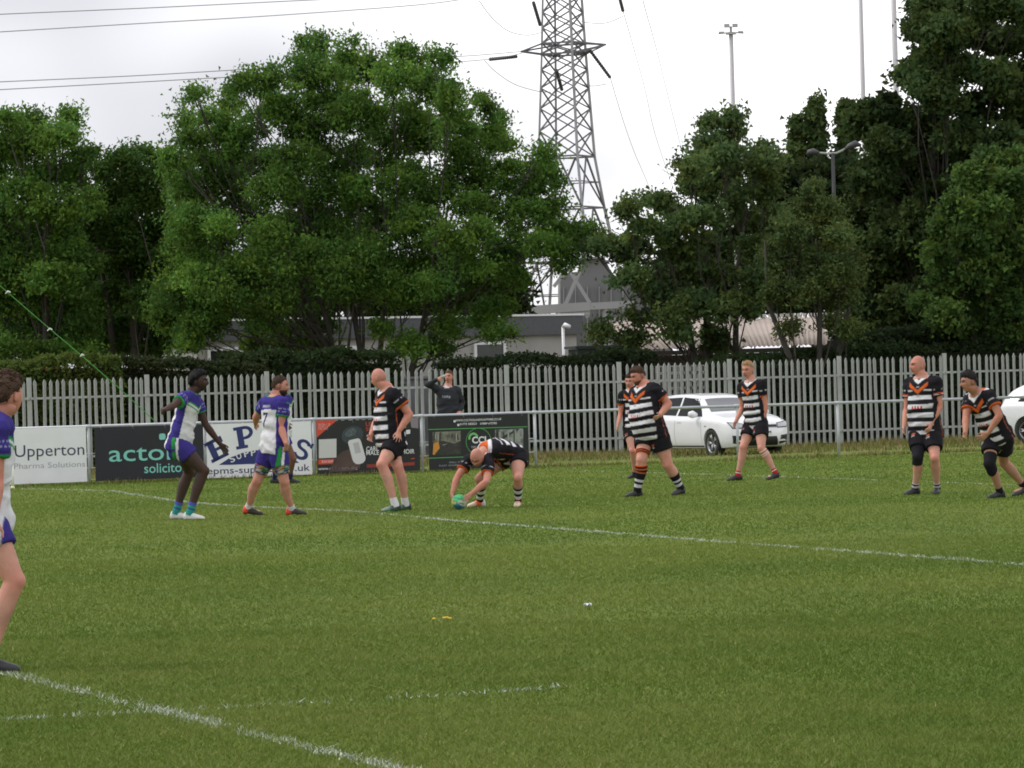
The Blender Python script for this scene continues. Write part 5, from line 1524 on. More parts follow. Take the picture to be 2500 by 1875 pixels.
def person(sp):
    Z, H = sp['Z'], sp.get('H', 1.79)
    k = H / 1.80
    bw, bd = sp.get('wide', 1.0), sp.get('deep', 1.0)          # girth
    lw = sp.get('leg_w', 1.0)
    g = lambda q, dy=0.0: A(at(q[0], q[1], Z + (q[2] if len(q) > 2 else 0) + dy))
    pel = g(sp['pel']); nk = g(sp['nk'])
    def yawv(t): t = R(t); return np.array((math.cos(t), math.sin(t), 0.0)), np.array((math.sin(t), -math.cos(t), 0.0))
    hl, hf = yawv(sp['yaw_h']); cl, cf_ = yawv(sp['yaw_c'])
    u = nrm(nk - pel); tl = np.linalg.norm(nk - pel)
    tilt = sp.get('tilt', 0)                                       # raises the left shoulder
    cl = nrm(cl - u * (cl @ u)); fr = np.cross(cl, u) ; 
    if fr @ cf_ < 0: fr = -fr
    # hip lateral stays level, shoulders square to the spine
    hlo = hl
    hw_, sw = .092 * k * (.7 + .3 * bw), .178 * k * (.55 + .45 * bw)
    J = {}
    J['Lh'], J['Rh'] = pel + hlo * hw_, pel - hlo * hw_
    shd = sp.get('sh_drop', .075) * k
    J['Ls'] = nk - u * shd + cl * sw + A((0, 0, tilt)); J['Rs'] = nk - u * shd - cl * sw - A((0, 0, tilt))
    for key in ('Ls', 'Rs'):
        if key in sp: J[key] = g(sp[key])
    def solve(par, q, Ln):
        p0 = A(at(q[0], q[1], par[1])); d = np.linalg.norm(p0 - par)
        dy = (q[2] if len(q) > 2 else 1) * math.sqrt(max(Ln * Ln - d * d, 0))
        r = A(at(q[0], q[1], par[1] + dy))
        v = r - par
        if d > Ln * 1.12: r = par + nrm(v) * Ln * 1.12
        return r
    UA, FA, TH_, SH = .305 * k, .262 * k, .435 * k, .425 * k
    for s in 'LR':
        J[s + 'k'] = solve(J[s + 'h'], sp[s + 'k'], TH_)
        J[s + 'a'] = solve(J[s + 'k'], sp[s + 'a'], SH)
        J[s + 'e'] = solve(J[s + 's'], sp[s + 'e'], UA)
        J[s + 'w'] = solve(J[s + 'e'], sp[s + 'w'], FA)
    # feet on the ground
    for s in 'LR':
        a = J[s + 'a']
        J[s + 'lift'] = sp.get(s + 'lift', 0.0)
        a[2] = gz(a[0], a[1]) + (.080 + J[s + 'lift']) * k
    base = Vector((float((J['La'][0] + J['Ra'][0]) / 2), float((J['La'][1] + J['Ra'][1]) / 2), 0)); base.z = gz(base.x, base.y)
    root = tag(empty('person', base), sp['label'], 'person', sp.get('group'))
    bo_ = A(base)
    # head
    hy = sp['head_yaw']; hp = sp.get('head_pitch', 0.0); hr = sp.get('head_roll', 0.0)
    _, hfv = yawv(hy)
    hx = np.array((math.cos(R(hy)), math.sin(R(hy)), 0.0))
    up0 = np.array((0, 0, 1.0))
    f2 = hfv * math.cos(R(hp)) + up0 * math.sin(R(hp)); u2 = up0 * math.cos(R(hp)) - hfv * math.sin(R(hp))
    if hr:
        hx, u2 = hx * math.cos(R(hr)) + u2 * math.sin(R(hr)), u2 * math.cos(R(hr)) - hx * math.sin(R(hr))
    HM = np.stack([hx, f2, u2], 1)
    hc = g(sp['head'])
    hs = k * sp.get('head_s', 1.05)
    HP = head_points(HS, sp.get('chub', 1.0)) * hs
    pieces = []
    crisp = [(HP @ HM.T + hc, HF)]
    for s in (1, -1):
        e = np.array((s * .076 * sp.get('chub', 1.0), -.012, -.008)) * hs
        crisp.append(ellipsoid(HM @ e + hc, (.010 * hs, .019 * hs, .031 * hs), HM, 10, 8))
    nb = hc + HM @ (np.array((0, -.022, -.075)) * hs)
    nkw = .065 * k * (.6 + .4 * bw)
    pieces.append(tube([nk - u * .06, nk - u * .01, (nk + nb) / 2, nb, nb + (nb - nk) * .25], [nkw * 1.35, nkw * 1.1, nkw, nkw * .97, nkw * .8], None, cl, 14, True))
    # torso
    ts = np.array([-.20, -.11, 0, .18, .38, .58, .76, .88, .95, 1.0, 1.03])
    ta = np.array([.095, .160, .176, .166, .158, .166, .180, .182, .165, .105, .07]) * k * bw
    tb = np.array([.085, .112, .120, .113, .110, .117, .122, .112, .095, .075, .06]) * k * (.45 + .55 * bd)
    bel = np.array([0, .0, .012, .035, .04, .025, .01, 0, 0, 0, 0]) * (bd - 1) * 3.2
    bend = sp.get('bend', .0)                                    # rounds the back
    sp_pts, refs = [], []
    for t_, be in zip(ts, bel):
        c_ = pel + u * tl * t_ - fr * bend * math.sin(math.pi * min(max(t_, 0), 1)) + fr * be
        w_ = min(max(t_, 0), 1)
        r_ = nrm(hlo * (1 - w_) + cl * w_)
        sp_pts.append(c_); refs.append(r_)
    sp_pts, refs = np.array(sp_pts), np.array(refs)
    tt = np.linspace(-.20, 1.03, 26)
    I = lambda Y_: np.interp(tt, ts, Y_)
    SPt = np.stack([I(sp_pts[:, i]) for i in range(3)], 1); RF = np.stack([I(refs[:, i]) for i in range(3)], 1)
    TA, TB = I(ta), I(tb + np.abs(bel) * .8)
    pieces.append(tube(SPt, TA, TB, RF, 22, True))
    # shoulder yoke
    for s in 'LR':
        sh = J[s + 's']
        pieces.append(tube([nk - u * .04, (nk - u * .05) * .45 + sh * .55, sh], [.060 * k, .062 * k * bw, .060 * k * bw], None, fr, 12, True))
    # arms
    aw = sp.get('arm_w', 1.0) * k
    for s in 'LR':
        S_, E, W_ = J[s + 's'], J[s + 'e'], J[s + 'w']
        pieces.append(limb(S_, E, [(0, .060 * aw, .060 * aw), (.3, .053 * aw, .054 * aw), (.6, .047 * aw, .048 * aw), (1, .040 * aw, .040 * aw)], fr))
        pieces.append(limb(E, W_, [(0, .040 * aw, .041 * aw), (.25, .045 * aw, .043 * aw), (.6, .036 * aw, .034 * aw), (1, .027 * aw, .024 * aw)], fr))
        hd = g(sp[s + 't']) if (s + 't') in sp else None
        tgt = sp.get(s + 't')
        if tgt is not None:
            hp_ = solve(W_, tgt, .17 * k)
            d_ = nrm(hp_ - W_)
        else: d_ = nrm(W_ - E)
        pal = sp.get(s + 'palm')
        inward = -cl if s == 'L' else cl
        pal = A(pal) if pal is not None else inward
        curl, spr = sp.get(s + 'curl', .55), sp.get(s + 'spread', .15)
        sd = 1
        latd = np.cross(d_, nrm(pal - d_ * (pal @ d_)))
        fwd = sp.get(s + 'thumb'); fwd = A(fwd) if fwd is not None else fr
        sd = 1 if latd @ fwd > 0 else -1
        pieces += hand_pieces(W_, d_, pal, sd, curl, spr, 1.02 * k)
        J[s + 'hd'] = d_
    # legs
    lg = lw * k
    foots = {}
    for s in 'LR':
        h, kn, an = J[s + 'h'], J[s + 'k'], J[s + 'a']
        _, ff = yawv(sp[s + 'f'])
        legf = hf if abs(nrm(kn - h) @ hf) < .9 else nrm(np.cross(hlo, nrm(kn - h)))
        legl = nrm(np.cross(kn - h, ff)) if np.linalg.norm(np.cross(nrm(kn - h), ff)) > .3 else hlo
        pieces.append(limb(h + (h - kn) * .05, kn, [(0, .098 * lg, .092 * lg), (.25, .094 * lg, .090 * lg), (.6, .076 * lg, .077 * lg), (.85, .060 * lg, .062 * lg), (1, .054 * lg, .056 * lg)], legl))
        bk = -ff
        pieces.append(limb(kn, an, [(0, .053 * lg, .056 * lg, 0), (.12, .050 * lg, .056 * lg, .005), (.32, .056 * lg, .061 * lg, .016), (.6, .044 * lg, .046 * lg, .010), (.85, .034 * lg, .035 * lg, 0), (1, .034 * lg, .038 * lg, 0)], legl, bk))
        pieces.append(ellipsoid(kn + nrm(ff) * .012, (.05 * lg, .05 * lg, .055 * lg)))
        pieces.append(tube([an - A((0, 0, .02)), an + ff * .06 - A((0, 0, .045)), an + ff * .14 - A((0, 0, .062))], [.034, .036, .034], [.03, .026, .02], nrm(np.cross(ff, up0)), 10, True))
        foots[s] = (an, ff)
    V, Fq, N = remesh(pieces, .0092, 3, .5, .38)
    Fq = [tuple(q) for q in Fq]
    for cv_, cf2 in crisp:
        Fq += [tuple(i + len(V) for i in q) for q in cf2]; V = np.vstack([V, cv_])
    # skin colour
    base_c = np.array(SKINS[sp['skin']])
    C = np.repeat(base_c[None], len(V), 0)
    dk = sp['skin'] == 'dark'
    q = ((V - hc) @ HM) / hs
    inh = (np.abs(q[:, 0]) < .12) & (np.abs(q[:, 1]) < .16) & (q[:, 2] > -.125) & (q[:, 2] < .14)
    red = np.clip(vnoise(V * 9, 3) * .5 + .1, -.3, .6)[:, None]
    C = C * (1 + red * np.array((.10, -.05, -.06)))
    for s in 'LR':
        for j, r_ in ((s + 'k', .10), (s + 'e', .08)):
            w_ = np.exp(-(np.linalg.norm(V - J[j], axis=1) / r_) ** 2)[:, None]
            C = C * (1 + w_ * np.array((.06, -.14, -.14)))
        for a_, b_ in ((s + 's', s + 'e'), (s + 'e', s + 'w')):
            t_, dd_ = seg_info(V, J[a_], J[b_])
            w_ = ((dd_ < .075) & (t_ > .05) & (t_ < 1.6 if b_[-1] == 'w' else t_ < 1.0)).astype(float)[:, None]
            C = C * (1 + w_ * np.array((.0, -.13, -.17)))
    gx = lambda cx, cy, sx, sy: np.exp(-((q[:, 0] - cx) / sx) ** 2 - ((q[:, 2] - cy) / sy) ** 2) * (q[:, 1] > .03) * inh
    C = C * (1 + (inh * .05)[:, None] * np.array((.6, -3.0, -3.4)))
    def paint(w_, col):
        nonlocal C
        w_ = np.clip(w_, 0, 1)[:, None]; C = C * (1 - w_) + np.array(col) * w_
    hairc = np.array(sp.get('hair_c', (.03, .02, .015)))
    for s in (1, -1):
        paint(gx(s * .031, .004, .019, .009) * 1.5, base_c * .22)  # dark eye and the shade of its socket, both painted into the skin
        paint(gx(s * .034, -.002, .006, .003) * .6, (.5, .48, .46))
        paint(gx(s * .031, .023, .023, .007) * 1.2, hairc * .6 + base_c * .12)
    paint(gx(0, -.069, .024, .008) * 1.1, base_c * np.array((.50, .26, .26)))
    paint(gx(0, -.082, .03, .006) * .35, base_c * .55)
    paint(gx(0, -.052, .012, .004) * .5, base_c * .45)
    if 'stubble' in sp:
        w_ = inh * sstep(-.03, -.06, q[:, 2]) * sstep(-.05, .02, q[:, 1]) * sp['stubble']
        paint(w_, hairc * .7 + base_c * .15)
    if 'hair' in sp and sp['hair'][0] != 'curly':
        w_ = inh * sstep(-.03, .0, q[:, 2] + .03 - .10 * sstep(-.01, .05, q[:, 1]) + .05 * sstep(-.03, -.08, q[:, 1])) * (.45 + .35 * vnoise(V * 60, 12))
        paint(w_, np.array(sp['hair'][1]) * .9 + base_c * .08)
    if 'scalp' in sp:                                             # shaved scalp stubble colour
        hl_ = .060 - .075 * sstep(.05, -.02, q[:, 1]) - .05 * sstep(-.02, -.08, q[:, 1])
        w_ = inh * sstep(-.012, .012, q[:, 2] - hl_) * sp['scalp']
        paint(w_, base_c * np.array((.62, .58, .60)))
    for (j, rr_, col_, a_) in sp.get('skin_paint', []):
        pass
    for fn in sp.get('paint_body', []):
        C = fn(V, C, J)
    obj('body', new_mesh('body', V - bo_, Fq, True, np.clip(C, .004, .9)), M_SKIN, root)

    # ---- hair
    sd0 = sp.get('seed', 1)
    def hair(kind, col, thick, noise_a, noise_s, name='hair'):
        S2, F2 = HS, HF
        P_ = head_points(S2, sp.get('chub', 1.0))
        dirs = S2.copy()
        y, z = P_[:, 1], P_[:, 2]
        if kind == 'beard':
            reg = sstep(-.045, -.065, z) * sstep(-.035, .01, y)
            reg = reg * (1 - .95 * np.exp(-(P_[:, 0] / .020) ** 2 - ((z + .066) / .009) ** 2) * (y > .05))
        else:
            fl = sp.get('hairline', .052)
            line = fl - (fl - .012) * sstep(.06, .0, y) - .055 * sstep(-.02, -.08, y) + .010 * vnoise(S2 * 6, 31)
            if kind == 'fade': line = line + .028 * sstep(.06, -.02, y)
            reg = sstep(-.006, .026, z - line)
        nz_ = vnoise(S2 * noise_s, 17) * .6 + vnoise(S2 * noise_s * 2.3, 18) * .4
        top = sstep(.02, .10, z)
        t_ = thick * (.45 + .55 * top if kind in ('short', 'fade') else 1.0)
        if kind == 'quiff': t_ = thick * (.4 + .6 * top + .9 * sstep(.02, .08, y) * top)
        off = reg * (t_ + noise_a * nz_ + .0035 * vnoise(S2 * 26, 41)) - (1 - reg) * .012
        P_ = P_ + dirs * np.asarray(off)[:, None]
        cc = np.array(col) * np.clip(1 + .45 * nz_[:, None] + .35 * vnoise(S2 * 26, 3)[:, None], .3, 2.2)
        v_ = (P_ * hs) @ HM.T + hc
        obj(name, new_mesh(name, v_ - bo_, HF, True, cc), M_HAIR, root)
        if kind not in ('curly',):
            rs = np.random.default_rng(sd0); ids = np.where(reg > .35)[0]
            pk = rs.choice(ids, 120 if kind == 'beard' else 420)
            nr_ = dirs[pk] + rs.normal(0, .45, (len(pk), 3)) + np.array((0, .15 if kind == 'quiff' else 0, .35 if kind != 'beard' else -.5))
            nr_ /= np.linalg.norm(nr_, axis=1)[:, None]
            sd3 = np.cross(nr_, rs.normal(size=(len(pk), 3))); sd3 /= np.linalg.norm(sd3, axis=1)[:, None]
            ln_ = rs.uniform(.5, 1.1, (len(pk), 1)) * (.010 + .45 * thick)
            b_ = P_[pk] - nr_ * .004
            tv_ = np.stack([b_ + sd3 * .0035, b_ - sd3 * .0035, b_ + nr_ * ln_], 1).reshape(-1, 3)
            cc2 = np.repeat(np.array(col)[None] * rs.uniform(.5, 1.7, (len(pk), 1)), 3, 0)
            obj(name + '_strands', new_mesh(name + '_strands', (tv_ * hs) @ HM.T + hc - bo_, np.arange(len(tv_)).reshape(-1, 3), False, cc2), M_HAIR, root)
        if kind == 'curly':
            q_ = MB(); rg_ = np.random.default_rng(4); cols_ = []
            ids = np.where(reg > .7)[0]
            for i in rg_.choice(ids, 330):
                c_ = (P_[i] + rg_.normal(0, .004, 3)) * hs
                a0 = rg_.uniform(0, 6.28); ax = nrm(rg_.normal(size=3)); bx = nrm(np.cross(ax, rg_.normal(size=3)))
                cx2 = np.cross(ax, bx); rr2 = rg_.uniform(.006, .012)
                pts_ = [c_ + (bx * math.cos(a0 + tq) + cx2 * math.sin(a0 + tq)) * rr2 + ax * tq * .0022 for tq in np.linspace(0, 5.2, 7)]
                q_.tube([tuple(HM @ p_ + hc) for p_ in pts_], [.0034] * 7, ref=(.3, .5, .8), n=4)
                cols_.append(np.repeat(np.array(col)[None] * rg_.uniform(.6, 1.9), 28, 0))
            q_.build('curls', M_HAIR, root, True, bo_, np.vstack(cols_))
    if 'hair' in sp: hair(*sp['hair'])
    if 'beard' in sp: hair('beard', *sp['beard'], name='beard')

    # ---- shirt
    top = sp['top']
    ex = (.026 if top == 'hoodie' else .018) * k
    frac = {'hoodie': .0, }.get(top, .56)
    hem = sp.get('hem', -.135)
    tt2 = np.linspace(hem, .985, 26)
    I2 = lambda Y_: np.interp(tt2, ts, Y_)
    SP2 = np.stack([I2(sp_pts[:, i]) for i in range(3)], 1); RF2 = np.stack([I2(refs[:, i]) for i in range(3)], 1)
    lo_ = sstep(.35, hem, tt2)
    a2 = np.maximum(I2(ta), .172 * k * bw * (tt2 < .5)) + ex + .012 * lo_
    b2 = I2(tb + np.abs(bel) * .8) + ex + .016 * lo_
    sp_p = [tube(SP2, a2, b2, RF2, 24, False)]
    cuffs = {}
    for s in 'LR':
        S_, E, W_ = J[s + 's'], J[s + 'e'], J[s + 'w']
        sp_p.append(tube([nk - u * .045, (nk - u * .05) * .45 + S_ * .55, S_], [.060 * k + ex * .7, .064 * k * bw + ex, .062 * k * bw + ex], None, fr, 12, True))
        if top == 'hoodie':
            sp_p.append(limb(S_, E, [(0, .074 * aw, .074 * aw), (1, .060 * aw, .060 * aw)], fr))
            sp_p.append(limb(E, W_, [(0, .060 * aw, .060 * aw), (.85, .046 * aw, .046 * aw), (.98, .040 * aw, .040 * aw)], fr))
        else:
            sp_p.append(limb(S_, S_ + (E - S_) * frac, [(0, .062 * aw + ex, .064 * aw + ex), (.5, .060 * aw + ex, .060 * aw + ex), (1, .058 * aw + ex, .060 * aw + ex)], fr, dome=False))
    if top == 'hoodie':
        sp_p.append(tube([nk - u * .08, nk - u * .01, nk + u * .035], [.105 * k, .085 * k, .078 * k], [.09, .08, .074], cl, 14, False))
        sp_p.append(tube([nk - u * .05 - fr * .07, nk + u * .03 - fr * .085, nk + u * .07 - fr * .06], [.10 * k, .115 * k, .09 * k], [.045, .05, .04], cl, 12, True))
    v, f, n_ = remesh(sp_p, .0108, 3, .5)
    # folds
    vd = (v - nk) @ (-u)
    sd_ = sp.get('seed', 1)
    fold = vnoise(np.c_[(v @ cl) * 9, (v @ fr) * 9, vd * 16] + sd_ * 7.3, sd_) * .012 + vnoise(v * 26 + sd_, sd_ + 1) * .0045
    fold = fold + .012 * vnoise(np.c_[(v @ cl) * 4 + vd * 10, (v @ fr) * 5, vd * 5] + sd_, sd_ + 2)
    rid = 1 - np.abs(vnoise(np.c_[(v @ cl) * 5 + vd * 6, (v @ fr) * 5, vd * 11] + sd_ * 3.1, sd_ + 5)) * 2.2
    fold = fold + .015 * np.clip(rid, 0, 1) * sstep(.15, .45, vd)
    v = v + n_ * fold[:, None]
    # shirt coordinates
    rel = v - nk
    vd = rel @ (-u)
    lat, frt = rel @ cl, (rel + u * vd[:, None]) @ fr
    wv = vnoise(v * 6 + sd_, 5) * .008
    vd_ = vd + wv
    ta_i = np.interp(-vd / tl + 1, ts, ta) + ex; tb_i = np.interp(-vd / tl + 1, ts, tb + np.abs(bel) * .8) + ex
    tn = np.sqrt((lat / ta_i) ** 2 + (frt / tb_i) ** 2)
    slv = np.zeros(len(v), bool); along = np.zeros(len(v))
    for s in 'LR':
        S_, E = J[s + 's'], J[s + 'e']
        if top == 'hoodie': continue
        t_, dd = seg_info(v, S_, E)
        ins = (dd / (.062 * aw + ex) < tn) & (t_ > .0) & (t_ < frac * 1.12) & (dd < .062 * aw + ex + .010)
        slv |= ins; along = np.where(ins, t_ / frac, along)
    phi = np.degrees(np.arctan2(lat, frt))
    C = sp['shirt_paint'](vd_, lat, frt, phi, slv, along, tl, k)
    obj({'hoodie': 'hoodie'}.get(top, 'shirt'), new_mesh('shirt', v - bo_, f, True, C), M_CLOTH, root)

    # ---- shorts
    sh_len = sp.get('shorts_len', .50)
    e2 = .024 * k
    sp_p = []
    t3 = np.linspace(-.17, sp.get('waist', .02), 8)
    sp_p.append(tube(np.stack([np.interp(t3, ts, sp_pts[:, i]) for i in range(3)], 1), np.interp(t3, ts, np.maximum(ta, .165 * k * bw)) + .010, np.interp(t3, ts, tb) + .014, np.stack([np.interp(t3, ts, refs[:, i]) for i in range(3)], 1), 22, True))
    for s in 'LR':
        h, kn = J[s + 'h'], J[s + 'k']
        _, ff = yawv(sp[s + 'f'])
        legl = nrm(np.cross(kn - h, hf)) if np.linalg.norm(np.cross(nrm(kn - h), hf)) > .3 else hlo
        sp_p.append(ellipsoid(h, (.102 * lg + .014,) * 3))
        sp_p.append(limb(h + (h - kn) * .08, h + (kn - h) * sh_len, [(0, .102 * lg + .004, .100 * lg + .004), (.5, .104 * lg + e2 * .6, .102 * lg + e2 * .6), (1, .086 * lg + e2 * .9, .086 * lg + e2 * .9)], legl, dome=False))
    v, f, n_ = remesh(sp_p, .0125, 1, .4)
    v = v + n_ * (vnoise(v * 13 + sd_, 9) * .006 + vnoise(v * 30 + sd_, 10) * .002)[:, None]
    rl = v - pel
    C = sp['shorts_paint'](v, rl @ hlo, rl @ hf, rl[:, 2], J)
    obj('shorts', new_mesh('shorts', v - bo_, f, True, C), M_CLOTH, root)

    # ---- socks, boots, sleeves on legs
    for s in 'LR':
        h, kn, an = J[s + 'h'], J[s + 'k'], J[s + 'a']
        _, ff = yawv(sp[s + 'f'])
        legl = nrm(np.cross(kn - h, ff)) if np.linalg.norm(np.cross(nrm(kn - h), ff)) > .3 else hlo
        up, pf = sp.get(s + 'sock', sp['sock'])
        if up > 0:
            prof = [(0, .053, .056, 0), (.12, .050, .056, .005), (.32, .056, .061, .016), (.6, .044, .046, .010), (.85, .034, .035, 0), (1.04, .034, .040, 0)]
            T = [p_[0] for p_ in prof]; tq = np.linspace(1 - up, 1.04, 40)
            ra = np.interp(tq, T, [p_[1] for p_ in prof]) * lg + .005; rb = np.interp(tq, T, [p_[2] for p_ in prof]) * lg + .005
            of = np.interp(tq, T, [p_[3] for p_ in prof])
            P_ = kn + (an - kn) * tq[:, None] - ff * of[:, None]
            vs, fs = tube(P_, ra, rb, legl, 16)
            cs_ = np.array([pf((1.0 - t_) * SH) for t_ in tq])
            obj('sock', new_mesh('sock', vs - bo_, fs, True, np.repeat(cs_, 16, 0)), M_CLOTH, root)
        # boot: lofted along the foot
        bc, bs_, lift = sp['boot'], .032, J[s + 'lift']
        stn = np.array([-.075, -.06, -.03, .01, .06, .11, .15, .175, .19]) * k
        hw2 = np.array([.018, .032, .037, .037, .041, .047, .044, .032, .014]) * k
        ht = np.array([.060, .095, .112, .105, .082, .064, .052, .042, .030]) * k
        gz0 = an[2] - .092 * k - lift * k
        pit = sp.get(s + 'pitch', 0.0)
        sd2 = nrm(np.cross(ff, up0))
        vs, fs, cc = [], [], []
        nn = 14
        for st, w_, h_ in zip(stn, hw2, ht):
            lf = (lift * k) + math.tan(R(pit)) * (-(st - .13 * k)) if pit else lift * k * np.interp(st, [-.07, .15], [1.1, .2])
            for j in range(nn):
                a_ = 2 * math.pi * j / nn
                cz = .012 + h_ * .5; cs3, sn3 = math.cos(a_), math.sin(a_)
                zz = cz + (h_ * .5) * math.copysign(abs(sn3) ** .6, sn3)
                vs.append(an * np.array((1, 1, 0)) + A((0, 0, gz0 + zz + lf)) + ff * st + sd2 * w_ * math.copysign(abs(cs3) ** .8, cs3) * (1 if sn3 < .2 else 1 - .45 * (sn3 - .2)))
                cc.append(bc['sole'] if zz < .026 else (bc['heel'] if st < -.02 else (bc['toe'] if st > .10 else bc['mid'])))
        m_ = len(stn)
        for i in range(m_ - 1):
            for j in range(nn):
                j2 = (j + 1) % nn; fs.append((i * nn + j, i * nn + j2, (i + 1) * nn + j2, (i + 1) * nn + j))
        fs.append(tuple(range(nn))[::-1]); fs.append(tuple((m_ - 1) * nn + j for j in range(nn)))
        me = new_mesh('boot', np.array(vs) - bo_, fs, True, np.array(cc)); bo2 = obj('boot', me, M_BOOT, root)
        q_ = MB()
        for st, sx_ in ((-.05, .02), (-.05, -.02), (.06, .028), (.06, -.028), (.12, .026), (.12, -.026)):
            lf = (lift * k) + math.tan(R(pit)) * (-(st - .13 * k)) if pit else lift * k * np.interp(st, [-.07, .15], [1.1, .2])
            c_ = an * np.array((1, 1, 0)) + A((0, 0, gz0 + .006 + lf)) + ff * st + sd2 * sx_
            q_.tube([tuple(c_ - A((0, 0, .008))), tuple(c_ + A((0, 0, .012)))], [.005, .008], ref=(1, 0, 0), n=6)
        q_.build('studs', M_DARK, bo2, False, bo_)
        for (nm, t0, t1, seg, col_, ext) in sp.get(s + 'wrap', []):
            a_, b_ = (kn, an) if seg == 'shank' else (h, kn)
            prof = [(0, .053, .056, 0), (.12, .050, .056, .005), (.32, .056, .061, .016), (.6, .044, .046, .010), (1, .034, .038, 0)] if seg == 'shank' else [(0, .098, .092, 0), (.25, .094, .090, 0), (.6, .076, .077, 0), (.85, .060, .062, 0), (1, .054, .060, 0)]
            T = [p_[0] for p_ in prof]; tq = np.linspace(t0, t1, 12)
            ra = np.interp(tq, T, [p_[1] for p_ in prof]) * lg + ext; rb = np.interp(tq, T, [p_[2] for p_ in prof]) * lg + ext
            of = np.interp(tq, T, [p_[3] for p_ in prof])
            P_ = a_ + (b_ - a_) * tq[:, None] - ff * of[:, None]
            vs, fs = tube(P_, ra, rb, legl, 16)
            cs_ = np.array([col_((t_ - t0) / (t1 - t0)) if callable(col_) else col_ for t_ in tq])
            cs_ = np.repeat(cs_, 16, 0)
            if nm == 'undershorts':
                pr_ = np.random.default_rng(8); pal_ = np.array(((.30, .05, .05), (.32, .30, .06), (.05, .22, .10), (.40, .40, .40), (.03, .03, .05), (.03, .03, .06), (.06, .08, .25)))
                cs_ = pal_[pr_.integers(0, 7, len(cs_))]
            obj(nm, new_mesh(nm, vs - bo_, fs, True, cs_), M_CLOTH, root)
        if s + 'legging' in sp:
            t0, t1 = sp[s + 'legging']
            pcs = [limb(h + (kn - h) * t0, kn, [(0, .088 * lg + .006, .086 * lg + .006), (.5, .070 * lg + .006, .071 * lg + .006), (1, .055 * lg + .007, .060 * lg + .007)], legl, dome=False), limb(kn, kn + (an - kn) * t1, [(0, .055 * lg + .007, .060 * lg + .007), (1, .054 * lg + .006, .061 * lg + .008)], legl, dome=False), ellipsoid(kn + nrm(ff) * .012, (.060 * lg, .060 * lg, .064 * lg))]
            v, f, n_ = remesh(pcs, .010, 2)
            obj('legging', new_mesh('legging', v - bo_, f, True, np.repeat(BLACK[None] * 1.1, len(v), 0)), M_CLOTH, root)
        if s + 'knee_wrap' in sp:
            nm, col_, r_ = sp[s + 'knee_wrap']
            pcs = [limb(h + (kn - h) * .74, kn, [(0, .070 * lg + .007, .071 * lg + .007), (1, .056 * lg + .008, .060 * lg + .008)], legl), limb(kn, kn + (an - kn) * .26, [(0, .056 * lg + .008, .060 * lg + .008), (1, .055 * lg + .007, .061 * lg + .010)], legl), ellipsoid(kn + nrm(ff) * .012, (.062 * lg, .062 * lg, .065 * lg))]
            v, f, n_ = remesh(pcs, .010, 3)
            obj(nm, new_mesh(nm, v - bo_, f, True, np.repeat(np.array(col_)[None], len(v), 0)), M_CLOTH, root)
    return root, J

# ---- kit designs
def band(x, lo, hi, w=.007):
    return np.clip((x - lo) / w + .5, 0, 1) * np.clip((hi - x) / w + .5, 0, 1)
def mixc(C, m, col):
    m = np.clip(np.asarray(m, float), 0, 1)[:, None]
    return C * (1 - m) + np.asarray(col) * m
def tiger(vd, lat, frt, phi, slv, along, tl, k, red_text=True, cuff=False):
    n = len(vd); C = np.repeat(BLACK[None], n, 0)
    v = vd / k; l = np.abs(lat) / k
    front = (frt > 0).astype(float); back = 1 - front
    ap = np.abs(phi); apf = np.where(frt > 0, ap, 180 - ap)
    ph = (v - .235) % .113
    hoop = band(ph, .0, .056) * band(v, .16, .74)
    C = mixc(C, hoop * np.clip((58 - apf) / 3 + .5, 0, 1), WHITEC)
    ov = v + .80 * l
    C = mixc(C, front * band(ov, .09, .236) * (apf < 75), BLACK)
    C = mixc(C, front * band(ov, .168, .222) * band(l, -.1, .135), ORG)
    C = mixc(C, front * band(ov, .034, .088) * band(l, -.1, .105), WHITEC)
    C = mixc(C, back * band(v + .5 * l, .05, .10), WHITEC)
    C = mixc(C, back * band(v + .5 * l, -.2, .05), ORG)
    C = mixc(C, band(v, -.2, .010) * band(l, -.1, .085), ORG)
    C = mixc(C, ((ap > 89) & (ap < 91.5) & (v > .12)) * .7, ORG)
    if red_text:
        C = mixc(C, front * band(v, .372, .408) * band(l, -.1, .085) * (.55 + .45 * np.sign(np.sin(lat * 150))), REDC)
        C = mixc(C, front * band(v, .232, .262) * band(l, -.1, .026) * .8, (.35, .35, .37))
        C = mixc(C, front * band(v, .118, .134) * band(l, -.1, .022) * .8, (.35, .35, .37))
    S = slv.astype(float)
    C = mixc(C, S, BLACK)
    C = mixc(C, S * band(along, .91, 1.04, .03), ORG)
    if cuff:
        C = mixc(C, S * band(along, .76, .82, .02), ORG); C = mixc(C, S * band(along, .86, .90, .02), WHITEC * .8); C = mixc(C, S * band(along, .93, 1.2, .02), BLACK)
    C = mixc(C, S * band(along, .46, .56, .03) * (np.sin(lat * 90 + frt * 110) > .1) * .8, (.45, .45, .47))
    return C
